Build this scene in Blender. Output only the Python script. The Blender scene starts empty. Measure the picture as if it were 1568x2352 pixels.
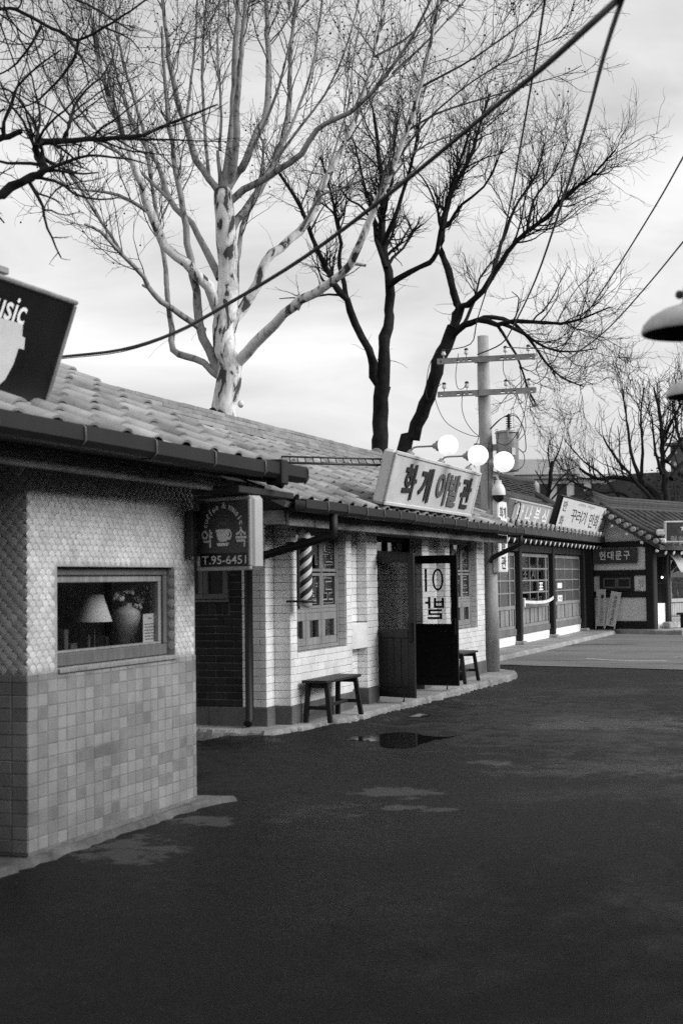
import bpy, bmesh, math, random
import numpy as np
from mathutils import Matrix, Vector

# ------------------------------------------------------------------ scene, camera, sky, sun
scene = bpy.context.scene
COL = scene.collection
RAD = math.radians
YAW, PITCH, ROLL, EYE, FPX = RAD(19.8), RAD(2.73), RAD(0.75), 1.65, 3267.0   # picture units: 1568 x 2352
cf = Vector((-math.sin(YAW)*math.cos(PITCH), math.cos(YAW)*math.cos(PITCH), math.sin(PITCH)))
cr0 = Vector((math.cos(YAW), math.sin(YAW), 0)); cu0 = cr0.cross(cf)
cr = cr0*math.cos(ROLL)-cu0*math.sin(ROLL); cu = cu0*math.cos(ROLL)+cr0*math.sin(ROLL)
EYEP = Vector((0, 0, EYE))
cam = bpy.data.cameras.new('camera'); camo = bpy.data.objects.new('camera', cam); COL.objects.link(camo)
camo.matrix_world = Matrix(((cr.x, cu.x, -cf.x, 0), (cr.y, cu.y, -cf.y, 0), (cr.z, cu.z, -cf.z, EYE), (0, 0, 0, 1)))
cam.sensor_fit = 'VERTICAL'; cam.sensor_height = 36; cam.sensor_width = 24; cam.lens = 50
cam.clip_start = 0.05; cam.clip_end = 3000
cam.dof.use_dof = True; cam.dof.focus_distance = 20.5; cam.dof.aperture_fstop = 3.2
scene.camera = camo

SUN_EL, SUN_AZ = RAD(31), RAD(84)     # azimuth measured from +Y towards +X
world = bpy.data.worlds.new('World'); scene.world = world; world.use_nodes = True
wn, wl = world.node_tree.nodes, world.node_tree.links
bg = wn['Background']
sky = wn.new('ShaderNodeTexSky'); sky.sky_type = 'NISHITA'; sky.sun_disc = False
sky.sun_elevation = SUN_EL; sky.sun_rotation = SUN_AZ; sky.dust_density = 1.0; sky.air_density = 3.0; sky.ozone_density = 1.0
bw = wn.new('ShaderNodeRGBToBW'); wl.new(sky.outputs[0], bw.inputs[0])
tc = wn.new('ShaderNodeTexCoord'); mp = wn.new('ShaderNodeMapping'); mp.inputs['Scale'].default_value = (1.0, 1.0, 3.4)
wl.new(tc.outputs['Generated'], mp.inputs[0])
nz = wn.new('ShaderNodeTexNoise'); nz.inputs['Scale'].default_value = 4.6; nz.inputs['Detail'].default_value = 6; nz.inputs['Roughness'].default_value = .52
nz.inputs['Distortion'].default_value = .5
wl.new(mp.outputs[0], nz.inputs['Vector'])
rmp = wn.new('ShaderNodeMapRange'); rmp.inputs[1].default_value = .3; rmp.inputs[2].default_value = .72; rmp.inputs[3].default_value = .74; rmp.inputs[4].default_value = 1.12
wl.new(nz.outputs[0], rmp.inputs[0])
# an even overcast layer mixed over the clear-sky gradient
mixo = wn.new('ShaderNodeMix'); mixo.data_type = 'FLOAT'; mixo.inputs[0].default_value = .2; mixo.inputs[3].default_value = 4.2
wl.new(bw.outputs[0], mixo.inputs[2])
mul = wn.new('ShaderNodeMath'); mul.operation = 'MULTIPLY'; wl.new(mixo.outputs[0], mul.inputs[0]); wl.new(rmp.outputs[0], mul.inputs[1])
wl.new(mul.outputs[0], bg.inputs['Color']); bg.inputs['Strength'].default_value = .108

sl = bpy.data.lights.new('sun', 'SUN'); sl.energy = 1.5; sl.angle = RAD(40); sl.color = (1, 1, 1)
so = bpy.data.objects.new('sun', sl); COL.objects.link(so)
sdir = Vector((math.sin(SUN_AZ)*math.cos(SUN_EL), math.cos(SUN_AZ)*math.cos(SUN_EL), math.sin(SUN_EL)))
so.rotation_euler = sdir.to_track_quat('Z', 'Y').to_euler(); so.location = (5, -5, 30)

vs = scene.view_settings; vs.view_transform = 'Standard'; vs.look = 'None'; vs.exposure = .95; vs.gamma = 1; vs.use_curve_mapping = False
scene.render.engine = 'CYCLES'
cy = scene.cycles; cy.max_bounces = 6; cy.diffuse_bounces = 3; cy.glossy_bounces = 3; cy.transmission_bounces = 4; cy.transparent_max_bounces = 12
cy.use_denoising = False; cy.denoiser = 'OPENIMAGEDENOISE'; cy.denoising_input_passes = 'RGB_ALBEDO_NORMAL'; cy.denoising_prefilter = 'ACCURATE'; cy.caustics_reflective = False; cy.caustics_refractive = False; cy.sample_clamp_indirect = 4
scene.render.use_persistent_data = False
scene.render.filter_size = 1.5

# ------------------------------------------------------------------ placing helpers
def ray(x, y): return cf + cr*((x-784)/FPX) + cu*((1176-y)/FPX)
def at_y(x, y, Y): d = ray(x, y); return EYEP + d*(Y/d.y)
def at_x(x, y, X): d = ray(x, y); return EYEP + d*(X/d.x)
def at_z(x, y, z): d = ray(x, y); return EYEP + d*((z-EYE)/d.z)
def proj(p):
    v = p-EYEP; z = v.dot(cf)
    if z < .1: return (-9999, -9999, z)
    return (784+FPX*v.dot(cr)/z, 1176-FPX*v.dot(cu)/z, z)

# ------------------------------------------------------------------ materials (everything is a grey: the picture is black and white)
class N:
    def __init__(s, name):
        s.m = bpy.data.materials.new(name); s.m.use_nodes = True; s.t = s.m.node_tree
        s.b = s.t.nodes['Principled BSDF']; s.geo = s.t.nodes.new('ShaderNodeNewGeometry')
    def node(s, k, **kw):
        n = s.t.nodes.new(k)
        for a, v in kw.items(): setattr(n, a, v)
        return n
    def link(s, a, b): s.t.links.new(a, b)
    def noise(s, scale, detail=4, rough=.55, stretch=None, coord=None, dist=0):
        n = s.node('ShaderNodeTexNoise'); n.inputs['Scale'].default_value = scale; n.inputs['Detail'].default_value = detail
        n.inputs['Roughness'].default_value = rough; n.inputs['Distortion'].default_value = dist
        src = coord or s.geo.outputs['Position']
        if stretch:
            m = s.node('ShaderNodeMapping'); m.inputs['Scale'].default_value = stretch; s.link(src, m.inputs[0]); src = m.outputs[0]
        s.link(src, n.inputs['Vector']); return n.outputs['Fac']
    def ramp(s, fac, lo, hi, a, b, smooth=False):
        m = s.node('ShaderNodeMapRange'); m.interpolation_type = 'SMOOTHSTEP' if smooth else 'LINEAR'
        for i, v in ((1, lo), (2, hi), (3, a), (4, b)): m.inputs[i].default_value = v
        s.link(fac, m.inputs[0]); return m.outputs[0]
    def math(s, op, a, b=None):
        m = s.node('ShaderNodeMath', operation=op)
        for i, v in enumerate((a, b)):
            if v is None: continue
            if isinstance(v, (int, float)): m.inputs[i].default_value = v
            else: s.link(v, m.inputs[i])
        return m.outputs[0]
    def mix(s, f, a, b):
        m = s.node('ShaderNodeMix', data_type='FLOAT')
        for i, v in ((0, f), (2, a), (3, b)):
            if isinstance(v, (int, float)): m.inputs[i].default_value = v
            else: s.link(v, m.inputs[i])
        return m.outputs[0]
    def rnd(s):      # a number per piece, whether the piece is its own object or an island of a joined mesh
        oi = s.node('ShaderNodeObjectInfo')
        return s.math('FRACT', s.math('ADD', s.math('MULTIPLY', oi.outputs['Random'], 7.31), s.math('MULTIPLY', s.geo.outputs['Random Per Island'], 3.77)))
    def col(s, v):
        if isinstance(v, (int, float)): s.b.inputs['Base Color'].default_value = (v, v, v, 1)
        else: s.link(v, s.b.inputs['Base Color'])
        return s
    def rough(s, v, spec=None):
        if isinstance(v, (int, float)): s.b.inputs['Roughness'].default_value = v
        else: s.link(v, s.b.inputs['Roughness'])
        if spec is not None: s.b.inputs['Specular IOR Level'].default_value = spec
        return s
    def bump(s, h, strength=.3, dist=.01):
        b = s.node('ShaderNodeBump'); b.inputs['Strength'].default_value = strength; b.inputs['Distance'].default_value = dist
        s.link(h, b.inputs['Height']); s.link(b.outputs[0], s.b.inputs['Normal']); return s

def mat_plain(name, v, rough=.6, var=.25, scale=6, fine=60, bump=.15, spec=.4, metal=0, stretch=None):
    n = N(name); a = n.noise(scale, 5, .6, stretch); f = n.noise(fine, 3, .6, stretch)
    k = n.math('ADD', n.ramp(a, .3, .7, 1-var, 1+var*.6), n.ramp(f, .3, .7, -var*.35, var*.35))
    n.col(n.math('MULTIPLY', k, v)).rough(rough, spec); n.b.inputs['Metallic'].default_value = metal
    if bump: n.bump(f, bump, .004)
    return n.m

def mat_piece(name, v, amp, rough=.5, spec=.4, scale=9, grime=.15, bump=.12, fine=45, gamma=1.0, speck=0):
    n = N(name); r = n.rnd()
    if gamma != 1: r = n.math('POWER', r, gamma)
    a = n.noise(scale, 5, .6); f = n.noise(fine, 3, .6)
    k = n.math('ADD', n.ramp(r, 0, 1, 1-amp, 1+amp*.5), n.ramp(a, .35, .7, -grime, grime*.6))
    if speck: k = n.math('ADD', k, n.ramp(f, .3, .7, -speck, speck))
    n.col(n.math('MULTIPLY', k, v)).rough(rough, spec).bump(f, bump, .003)
    return n.m

def mat_wood(name, v, axis='Z', rough=.65, var=.35):
    st = {'Z': (30, 30, 1.6), 'Y': (30, 1.6, 30), 'X': (1.6, 30, 30)}[axis]
    n = N(name); a = n.noise(1.0, 5, .65, st, dist=.6); w = n.noise(2.2, 4, .6)
    k = n.math('ADD', n.ramp(a, .3, .7, 1-var, 1+var), n.ramp(w, .35, .65, -var*.5, var*.5))
    n.col(n.math('MULTIPLY', k, v)).rough(rough, .35).bump(a, .25, .004)
    return n.m

M = {}
M['white_tile'] = mat_piece('white_tile', .87, .10, .33, .5, 2.2, .17, .06)
M['grout'] = mat_plain('grout', .36, .9, .3)
M['beige_tile'] = mat_piece('beige_tile', .29, .32, .42, .45, 3, .24, .08, gamma=.55)
M['beige_grout'] = mat_plain('beige_grout', .19, .9, .3)
M['scale_tile'] = mat_piece('scale_tile', .62, .16, .45, .5, 3.5, .16, .12)
M['scale_grout'] = mat_plain('scale_grout', .36, .9, .3)
M['brick'] = mat_piece('brick', .022, .4, .75, .3, 6, .3, .3)
M['brick_mortar'] = mat_plain('brick_mortar', .11, .9, .35)
M['plinth'] = mat_plain('plinth', .12, .8, .35, 3, 40, .2)
M['roof_tile'] = mat_piece('roof_tile', .29, .28, .72, .3, 2.2, .40, .25, fine=70, speck=.09)
M['roof_under'] = mat_plain('roof_under', .10, .9)
M['ridge_tile'] = mat_piece('ridge_tile', .27, .25, .75, .3, 4, .2, .2)
M['gutter'] = mat_plain('gutter', .007, .6, .45, 3, 40, .08)
M['strap'] = mat_plain('strap', .16, .6, .3)
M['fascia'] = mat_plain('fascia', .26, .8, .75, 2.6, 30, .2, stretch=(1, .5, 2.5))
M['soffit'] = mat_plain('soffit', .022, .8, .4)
M['dark_wood'] = mat_wood('dark_wood', .012)
M['dark_wood_y'] = mat_wood('dark_wood_y', .013, 'Y')
M['door_wood'] = mat_wood('door_wood', .013, 'Z', .5)
M['black_paint'] = mat_plain('black_paint', .007, .55, .4, spec=.25)
M['mid_wood'] = mat_wood('mid_wood', .23, 'Z', .6, .3)
M['frame_wood'] = mat_wood('frame_wood', .12, 'Z', .5, .25)
M['grey_wood'] = mat_wood('grey_wood', .14, 'Z', .7, .4)
M['lattice_wood'] = mat_wood('lattice_wood', .22, 'Z', .7, .3)
M['bench_wood'] = mat_wood('bench_wood', .016, 'Y', .5)
M['concrete'] = mat_plain('concrete', .34, .85, .4, 2.2, 45, .35)
M['pole_concrete'] = mat_plain('pole_concrete', .38, .8, .4, 2.6, 50, .3, stretch=(1, 1, .35))
M['white_plaster'] = mat_plain('white_plaster', .86, .85, .13, 1.6, 40, .2)
M['white_paint'] = mat_plain('white_paint', .74, .6, .15, 5)
M['sign_white'] = mat_plain('sign_white', .66, .4, .10, 3, 20, .03)
M['sign_pale'] = mat_plain('sign_pale', .58, .42, .12, 3, 20, .03)
M['sign_grey'] = mat_plain('sign_grey', .42, .42, .12, 3, 20, .03)
M['sign_dark'] = mat_plain('sign_dark', .07, .38, .3, 3, 20, .02)
M['sign_mid'] = mat_plain('sign_mid', .085, .38, .3, 3, 20, .02)
M['kerb_dark'] = mat_plain('kerb_dark', .13, .9, .5, 3, 40, .6)
M['sign_black'] = mat_plain('sign_black', .008, .35, .4, 3, 20, .02)
M['letter_dark'] = mat_plain('letter_dark', .022, .45, .3, 8)
M['letter_mid'] = mat_plain('letter_mid', .12, .45, .2, 8)
M['letter_pale'] = mat_plain('letter_pale', .88, .5, .12, 8)
M['letter_soft'] = mat_plain('letter_soft', .33, .5, .12, 8)
M['metal_grey'] = mat_plain('metal_grey', .30, .45, .3, 6, 50, .1, metal=.3)
M['metal_dark'] = mat_plain('metal_dark', .03, .45, .3, 6, 50, .1)
M['aluminium'] = mat_plain('aluminium', .55, .35, .15, 4, 30, .04, metal=.2)
M['enamel'] = mat_plain('enamel', .5, .4, .3, 6, 50, .05)
M['cable'] = mat_plain('cable', .012, .6, .3)
M['ceramic'] = mat_plain('ceramic', .62, .25, .1)
M['hanok_tile'] = mat_piece('hanok_tile', .055, .4, .7, .3, 6, .3, .3)
M['rafter_end'] = mat_plain('rafter_end', .78, .7, .1)
M['tile_end'] = mat_piece('tile_end', .42, .25, .7, .3, 14, .25, .3)
M['paper'] = mat_plain('paper', .72, .8, .06)
M['cup_pale'] = mat_plain('cup_pale', .62, .5, .1, 6)
M['print'] = mat_plain('print', .18, .8, .2)
M['vase'] = mat_plain('vase', .60, .5, .14, 5, 18, .15, stretch=(1, 1, 8))
M['lampshade'] = mat_plain('lampshade', .80, .85, .05)
M['petal'] = mat_plain('petal', .85, .8, .3, 30)
M['leaf'] = mat_plain('leaf', .05, .8, .4, 20)
M['far_wall'] = mat_plain('far_wall', .58, .8, .15, .3, 3, 0)
M['far_dark'] = mat_plain('far_dark', .12, .7, .25, .3, 3, 0)
M['far_roof'] = mat_plain('far_roof', .06, .8, .25, .3, 3, 0)
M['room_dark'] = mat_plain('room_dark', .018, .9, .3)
def mat_dust():
    n = N('dusty_asphalt'); a = n.noise(1.4, 5, .6, dist=.6); f = n.noise(90, 3, .7)
    n.col(n.math('MULTIPLY', n.ramp(a, .35, .68, .03, .105), n.ramp(f, .25, .75, .75, 1.25))).rough(.85, .25).bump(f, .6, .006); return n.m
M['dust'] = mat_dust()
M['grit'] = mat_plain('grit', .07, .9, .5, 20)
M['stone'] = mat_plain('stone', .30, .9, .3, 8)

def mat_glass(name, tint=.9, base=.05, ior=1.5):
    n = N(name); t = n.t
    tr = n.node('ShaderNodeBsdfTransparent'); tr.inputs[0].default_value = (tint,)*3+(1,)
    gl = n.node('ShaderNodeBsdfGlossy'); gl.inputs['Roughness'].default_value = .015; gl.inputs[0].default_value = (1, 1, 1, 1)
    fr = n.node('ShaderNodeFresnel'); n.link(n.mix(n.geo.outputs['Backfacing'], ior, 1/ior), fr.inputs[0])
    mx = n.node('ShaderNodeMixShader'); n.link(n.math('ADD', fr.outputs[0], base), mx.inputs[0]); n.link(tr.outputs[0], mx.inputs[1]); n.link(gl.outputs[0], mx.inputs[2])
    n.link(mx.outputs[0], t.nodes['Material Output'].inputs[0]); t.nodes.remove(n.b); return n.m
M['glass'] = mat_glass('glass', .85, .0, 1.4)
M['shop_glass'] = mat_glass('shop_glass', .8, .02)
M['frosted'] = mat_plain('frosted', .085, .35, .1, 3, spec=.6)
M['far_glass'] = mat_plain('far_glass', .03, .5, .4, .8, 3, 0, spec=.2)

def mat_globe():
    n = N('globe_glass'); n.col(.85).rough(.25); n.b.inputs['Emission Color'].default_value = (1, 1, 1, 1); n.b.inputs['Emission Strength'].default_value = .4
    return n.m
M['globe'] = mat_globe()
def mat_glint():
    n = N('lit_bulb'); n.col(.8); n.b.inputs['Emission Color'].default_value = (1, 1, 1, 1); n.b.inputs['Emission Strength'].default_value = 3
    return n.m
M['bulb'] = mat_glint()

def mat_asphalt():
    n = N('asphalt')
    big = n.noise(.22, 5, .6, dist=.6); mid = n.noise(.9, 5, .6, (1.5, .7, 1)); fine = n.noise(70, 4, .75); grit = n.noise(260, 2, .7)
    wet = n.ramp(n.math('ADD', n.math('MULTIPLY', big, .6), n.math('MULTIPLY', mid, .4)), .42, .56, 0, 1, True)
    edge = n.noise(3.2, 8, .72)
    def patch(x, y, hw, hh):      # a stain, or painted sheen, of its own shape lying on the road
        c = at_z(x, y, 0); rx = (at_z(x+hw, y, 0)-c).length; ry = (at_z(x, y+hh, 0)-c).length
        sub = n.node('ShaderNodeVectorMath', operation='SUBTRACT'); n.link(n.geo.outputs['Position'], sub.inputs[0]); sub.inputs[1].default_value = c
        out = []
        for d, r in (((math.cos(YAW), math.sin(YAW), 0), rx), ((-math.sin(YAW), math.cos(YAW), 0), ry)):
            dt = n.node('ShaderNodeVectorMath', operation='DOT_PRODUCT'); n.link(sub.outputs[0], dt.inputs[0]); dt.inputs[1].default_value = [q/r for q in d]; out.append(n.math('POWER', n.math('ABSOLUTE', dt.outputs['Value']), 2))
        rr = n.math('ADD', n.math('ADD', out[0], out[1]), n.ramp(edge, .3, .7, 1.3, -1.1)); return n.ramp(rr, .35, .85, 1, 0, True)
    def union(l):
        o = l[0]
        for k in l[1:]: o = n.math('MAXIMUM', o, k)
        return o
    dry = union([patch(*p) for p in ((905, 1815, 110, 16), (935, 1849, 75, 8), (1120, 1746, 60, 8), (310, 1945, 150, 36), (470, 1880, 90, 14), (1000, 1852, 60, 7))])
    damp = union([patch(*p) for p in ((900, 1696, 190, 30), (1420, 1660, 260, 16), (620, 1850, 240, 36), (1350, 1760, 300, 24), (520, 1712, 120, 18), (990, 1640, 90, 10))])
    speck = n.ramp(n.noise(26, 3, .6), .68, .74, 0, 1); mott = n.noise(7, 6, .75)
    c = n.mix(wet, .0045, .019)
    c = n.math('MULTIPLY', c, n.math('ADD', n.ramp(fine, .28, .72, .35, 1.65), n.ramp(grit, .3, .7, -.35, .35)))
    c = n.math('MULTIPLY', c, n.ramp(mott, .3, .7, .55, 1.5))
    sheen_band = patch(1270, 1650, 420, 95)  # broad pale band painted into the colour for the road's sheen
    c = n.mix(n.math('MULTIPLY', sheen_band, n.ramp(mott, .3, .7, .1, .55)), c, .08)
    c = n.mix(n.math('MULTIPLY', damp, .75), c, n.math('MULTIPLY', c, .45))
    c = n.mix(n.math('MULTIPLY', dry, .62), c, n.math('MULTIPLY', n.ramp(fine, .25, .75, .75, 1.2), .10))
    c = n.mix(n.math('MULTIPLY', speck, .25), c, .09)
    vo = n.node('ShaderNodeTexVoronoi', feature='DISTANCE_TO_EDGE'); vo.inputs['Scale'].default_value = .19
    wv = n.node('ShaderNodeVectorMath', operation='ADD'); nn = n.node('ShaderNodeTexNoise'); nn.inputs['Scale'].default_value = .9; nn.inputs['Detail'].default_value = 8; nn.inputs['Roughness'].default_value = .65
    n.link(n.geo.outputs['Position'], nn.inputs['Vector']); n.link(n.geo.outputs['Position'], wv.inputs[0]); n.link(nn.outputs['Color'], wv.inputs[1]); n.link(wv.outputs[0], vo.inputs['Vector'])
    crack = n.mix(n.ramp(n.noise(.4, 3), .46, .56, 0, 1), 1, n.ramp(vo.outputs['Distance'], .0007, .003, .3, 1))
    c = n.math('MULTIPLY', c, crack)
    ro = n.math('SUBTRACT', n.math('ADD', n.mix(wet, .42, .68), n.ramp(mott, .3, .7, -.08, .12)), n.math('MULTIPLY', damp, .22))
    n.col(c).rough(ro, .13).bump(n.math('ADD', fine, n.math('MULTIPLY', crack, .5)), .9, .012); return n.m
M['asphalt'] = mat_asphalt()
def mat_yard():
    n = N('yard_concrete'); big = n.noise(.5, 5, .6, (.6, 1.6, 1), dist=.6); fine = n.noise(60, 3, .7)
    wet = n.ramp(n.noise(.35, 5, .62, (.5, 2.2, 1), dist=1.0), .58, .64, 0, 1, True)
    c = n.math('MULTIPLY', n.ramp(big, .3, .7, .13, .21), n.ramp(fine, .25, .75, .85, 1.15))
    c = n.mix(wet, c, .07)
    n.col(c).rough(n.mix(wet, .8, .45), .35).bump(fine, .4, .005); return n.m
M['yard'] = mat_yard()
def mat_kerb():
    n = N('kerb_concrete'); a = n.noise(2.5, 5, .65); f = n.noise(35, 4, .7); st = n.noise(1.1, 5, .6)
    k = n.math('ADD', n.ramp(a, .3, .7, .75, 1.15), n.ramp(f, .3, .7, -.22, .22))
    k = n.math('MULTIPLY', k, n.ramp(st, .3, .6, .6, 1.05))
    n.col(n.math('MULTIPLY', k, .34)).rough(.9, .25).bump(f, .8, .012); return n.m
M['kerb'] = mat_kerb()
def mat_water():
    n = N('puddle_water'); n.col(.010).rough(.06, .5); n.b.inputs['IOR'].default_value = 1.33
    n.bump(n.noise(3, 2), .02, .01); return n.m
M['water'] = mat_water()
def mat_bark_pale(name, sc, thr, pale, dist=.7, lo=.07):
    n = N(name); a = n.noise(sc, 5, .58, (1, 1, .4), dist=dist); f = n.noise(22, 4, .6, (1, 1, .4)); p = n.noise(.9, 3, .5)
    t = n.math('ADD', a, n.ramp(p, .3, .7, -.06, .06))
    dark = n.ramp(t, thr, thr+.025, 0, 1); mid = n.ramp(t, thr-.07, thr-.05, 0, 1)
    c = n.mix(dark, n.mix(mid, pale, pale*.72), lo)
    n.col(n.math('MULTIPLY', c, n.ramp(f, .3, .7, .82, 1.15))).rough(.85, .2).bump(n.math('SUBTRACT', n.math('MULTIPLY', f, .3), dark), -.3, .01); return n.m
M['plane_bark'] = mat_bark_pale('plane_bark', 4.6, .54, .74)
M['plane_bark_limb'] = mat_bark_pale('plane_bark_limb', 9, .60, .33, .4, .09)
M['plane_limb'] = mat_plain('plane_limb', .13, .85, .5, 5, 30, .2, spec=.2)
M['plane_twig'] = mat_plain('plane_twig', .05, .9, .5, 2, 30, 0, spec=.15)
M['dark_bark'] = mat_plain('dark_bark', .022, .95, .5, 6, 30, .7, spec=.1)
M['dark_twig'] = mat_plain('dark_twig', .022, .95, .3, 4, 30, 0, spec=.1)
M['shrub'] = mat_plain('shrub', .035, .9, .5, 12, 30, 0, spec=.15)

# ------------------------------------------------------------------ mesh builder and object helpers
class MB:
    def __init__(s): s.v, s.f, s.sm = [], [], []
    def add(s, vs, fs, smooth=False):
        o = len(s.v); s.v += [tuple(v) for v in vs]; s.f += [tuple(i+o for i in f) for f in fs]; s.sm += [smooth]*len(fs); return s
    def box(s, lo, hi, mtx=None):
        (a, b, c), (d, e, g) = lo, hi
        vs = [Vector(p) for p in ((a,b,c),(d,b,c),(d,e,c),(a,e,c),(a,b,g),(d,b,g),(d,e,g),(a,e,g))]
        if mtx: vs = [mtx @ v for v in vs]
        return s.add(vs, [(0,3,2,1),(4,5,6,7),(0,1,5,4),(1,2,6,5),(2,3,7,6),(3,0,4,7)])
    def bbox(s, lo, hi, bev=.01, mtx=None):     # box with chamfered edges
        c = [(lo[i]+hi[i])/2 for i in range(3)]; h = [abs(hi[i]-lo[i])/2 for i in range(3)]; b = min(bev, min(h)*.95)
        vs, idx = [], {}
        for sx in (-1, 1):
            for sy in (-1, 1):
                for sz in (-1, 1):
                    for k in range(3):
                        p = [sx*(h[0]-b), sy*(h[1]-b), sz*(h[2]-b)]; p[k] += b*(sx, sy, sz)[k]
                        idx[sx, sy, sz, k] = len(vs); vs.append(Vector([p[i]+c[i] for i in range(3)]))
        fs = []
        for k in range(3):
            i, j = (k+1) % 3, (k+2) % 3
            for sk in (-1, 1):
                def g(a, b_):
                    t = [0, 0, 0]; t[k] = sk; t[i] = a; t[j] = b_; return idx[t[0], t[1], t[2], k]
                q = (g(-1,-1), g(1,-1), g(1,1), g(-1,1)); fs.append(q if sk > 0 else q[::-1])
            for si in (-1, 1):       # edge strips parallel to axis k
                for sj in (-1, 1):
                    def e(sk2, which):
                        t = [0, 0, 0]; t[k] = sk2; t[i] = si; t[j] = sj; return idx[t[0], t[1], t[2], which]
                    q = (e(-1, i), e(-1, j), e(1, j), e(1, i)); fs.append(q if si*sj > 0 else q[::-1])
        for sx in (-1, 1):
            for sy in (-1, 1):
                for sz in (-1, 1):
                    q = (idx[sx,sy,sz,0], idx[sx,sy,sz,1], idx[sx,sy,sz,2]); fs.append(q if sx*sy*sz > 0 else q[::-1])
        if mtx: vs = [mtx @ v for v in vs]
        return s.add(vs, fs)
    def tube(s, pts, rad, n=8, cap=True, smooth=True):
        pts = [Vector(p) for p in pts]; m = len(pts)
        if isinstance(rad, (int, float)): rad = [rad]*m
        vs, fs = [], []; up = None
        for i, p in enumerate(pts):
            t = (pts[min(i+1, m-1)]-pts[max(i-1, 0)]).normalized()
            if up is None: up = Vector((0, 0, 1)) if abs(t.z) < .9 else Vector((1, 0, 0))
            a = t.cross(up).normalized(); up = a.cross(t).normalized()
            for k in range(n):
                th = 2*math.pi*k/n; vs.append(p+(a*math.cos(th)+up*math.sin(th))*rad[i])
        for i in range(m-1):
            for k in range(n):
                k2 = (k+1) % n; fs.append((i*n+k, i*n+k2, (i+1)*n+k2, (i+1)*n+k))
        s.add(vs, fs, smooth)
        if cap:
            o = len(s.v)-len(vs); s.f += [tuple(o+k for k in range(n))[::-1], tuple(o+(m-1)*n+k for k in range(n))]; s.sm += [False, False]
        return s
    def lathe(s, prof, n=24, mtx=None, smooth=True, cap=False):     # prof: (r, z)
        vs, fs = [], []
        for r, z in prof:
            for k in range(n):
                th = 2*math.pi*k/n; v = Vector((r*math.cos(th), r*math.sin(th), z)); vs.append(mtx @ v if mtx else v)
        for i in range(len(prof)-1):
            for k in range(n):
                k2 = (k+1) % n; fs.append((i*n+k, i*n+k2, (i+1)*n+k2, (i+1)*n+k))
        s.add(vs, fs, smooth)
        if cap:
            o = len(s.v)-len(vs); s.f += [tuple(o+k for k in range(n))[::-1], tuple(o+(len(prof)-1)*n+k for k in range(n))]; s.sm += [False, False]
        return s
    def prism(s, poly, d, mtx=None):        # polygon in xy, extruded 0..d in z
        n = len(poly); vs = [Vector((x, y, 0)) for x, y in poly]+[Vector((x, y, d)) for x, y in poly]
        if mtx: vs = [mtx @ v for v in vs]
        return s.add(vs, [tuple(range(n))[::-1], tuple(range(n, 2*n))]+[(i, (i+1) % n, n+(i+1) % n, n+i) for i in range(n)])
    def sphere(s, c, r, n=16, sc=(1, 1, 1)):
        c = Vector(c); prof = [(max(1e-4, r*math.sin(math.pi*i/(n//2))), -r*math.cos(math.pi*i/(n//2))) for i in range(n//2+1)]
        return s.lathe(prof, n, Matrix.Translation(c) @ Matrix.Diagonal((*sc, 1)))
    def mesh(s, name, mat):
        me = bpy.data.meshes.new(name); me.from_pydata(s.v, [], s.f); me.polygons.foreach_set('use_smooth', s.sm); me.update()
        if mat is not None: me.materials.append(M[mat] if isinstance(mat, str) else mat)
        return me
    def build(s, name, mat, parent=None, **kw): return obj(name, s.mesh(name, mat), parent, **kw)

def wpos(o):
    p = Vector(o.location)
    return p
def obj(name, data, parent=None, mtx=None, kind=None, label=None):
    o = bpy.data.objects.new(name, data); COL.objects.link(o)
    if parent is not None:
        o.parent = parent; o.matrix_parent_inverse = Matrix.Translation(-Vector(parent.location))
    if mtx is not None: o.matrix_basis = mtx
    if kind: o['kind'] = kind
    if label: o['label'] = label
    return o
def thing(name, label, cat, loc, group=None):
    o = bpy.data.objects.new(name, None); COL.objects.link(o); o.location = loc; o.empty_display_size = .1
    o['label'] = label; o['category'] = cat
    if group: o['group'] = group
    return o
def tag(o, label, cat, group=None):
    o['label'] = label; o['category'] = cat
    if group: o['group'] = group
    return o
def join(specs, name, mat):
    vs, fs, sm = [], [], []; off = 0; cache = {}
    for me, mx in specs:
        if me.name not in cache:
            a = np.empty(len(me.vertices)*3, np.float32); me.vertices.foreach_get('co', a)
            cache[me.name] = (a.reshape(-1, 3), [tuple(p.vertices) for p in me.polygons], [p.use_smooth for p in me.polygons])
        a, f, s_ = cache[me.name]; m = np.array(mx); vs.append(a @ m[:3, :3].T + m[:3, 3])
        fs += [tuple(i+off for i in q) for q in f]; sm += s_; off += len(a)
    me = bpy.data.meshes.new(name); me.from_pydata(np.concatenate(vs).tolist(), [], fs); me.polygons.foreach_set('use_smooth', sm); me.update()
    me.materials.append(M[mat]); return me
def pieces(parent, name, specs, mat, most=300, rest=None):
    """alike pieces: the ones that show largest become objects, the rest one joined part"""
    sc = []
    for i, (me, mx) in enumerate(specs):
        x, y, z = proj(mx.translation)
        vis = -40 < x < 1608 and -40 < y < 2392 and z > .2
        sc.append((0 if vis else 1, z if z > 0 else 9e9, i))
    sc.sort(); keep = [i for a, z, i in sc[:most] if a == 0]; ks = set(keep)
    for i in keep:
        me, mx = specs[i]
        if not me.materials: me.materials.append(M[mat])
        obj(name, me, parent, mx)
    left = [specs[i] for i in range(len(specs)) if i not in ks]
    if left: obj(rest or name+'_field', join(left, name+'_field', mat), parent, kind='stuff')

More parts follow.
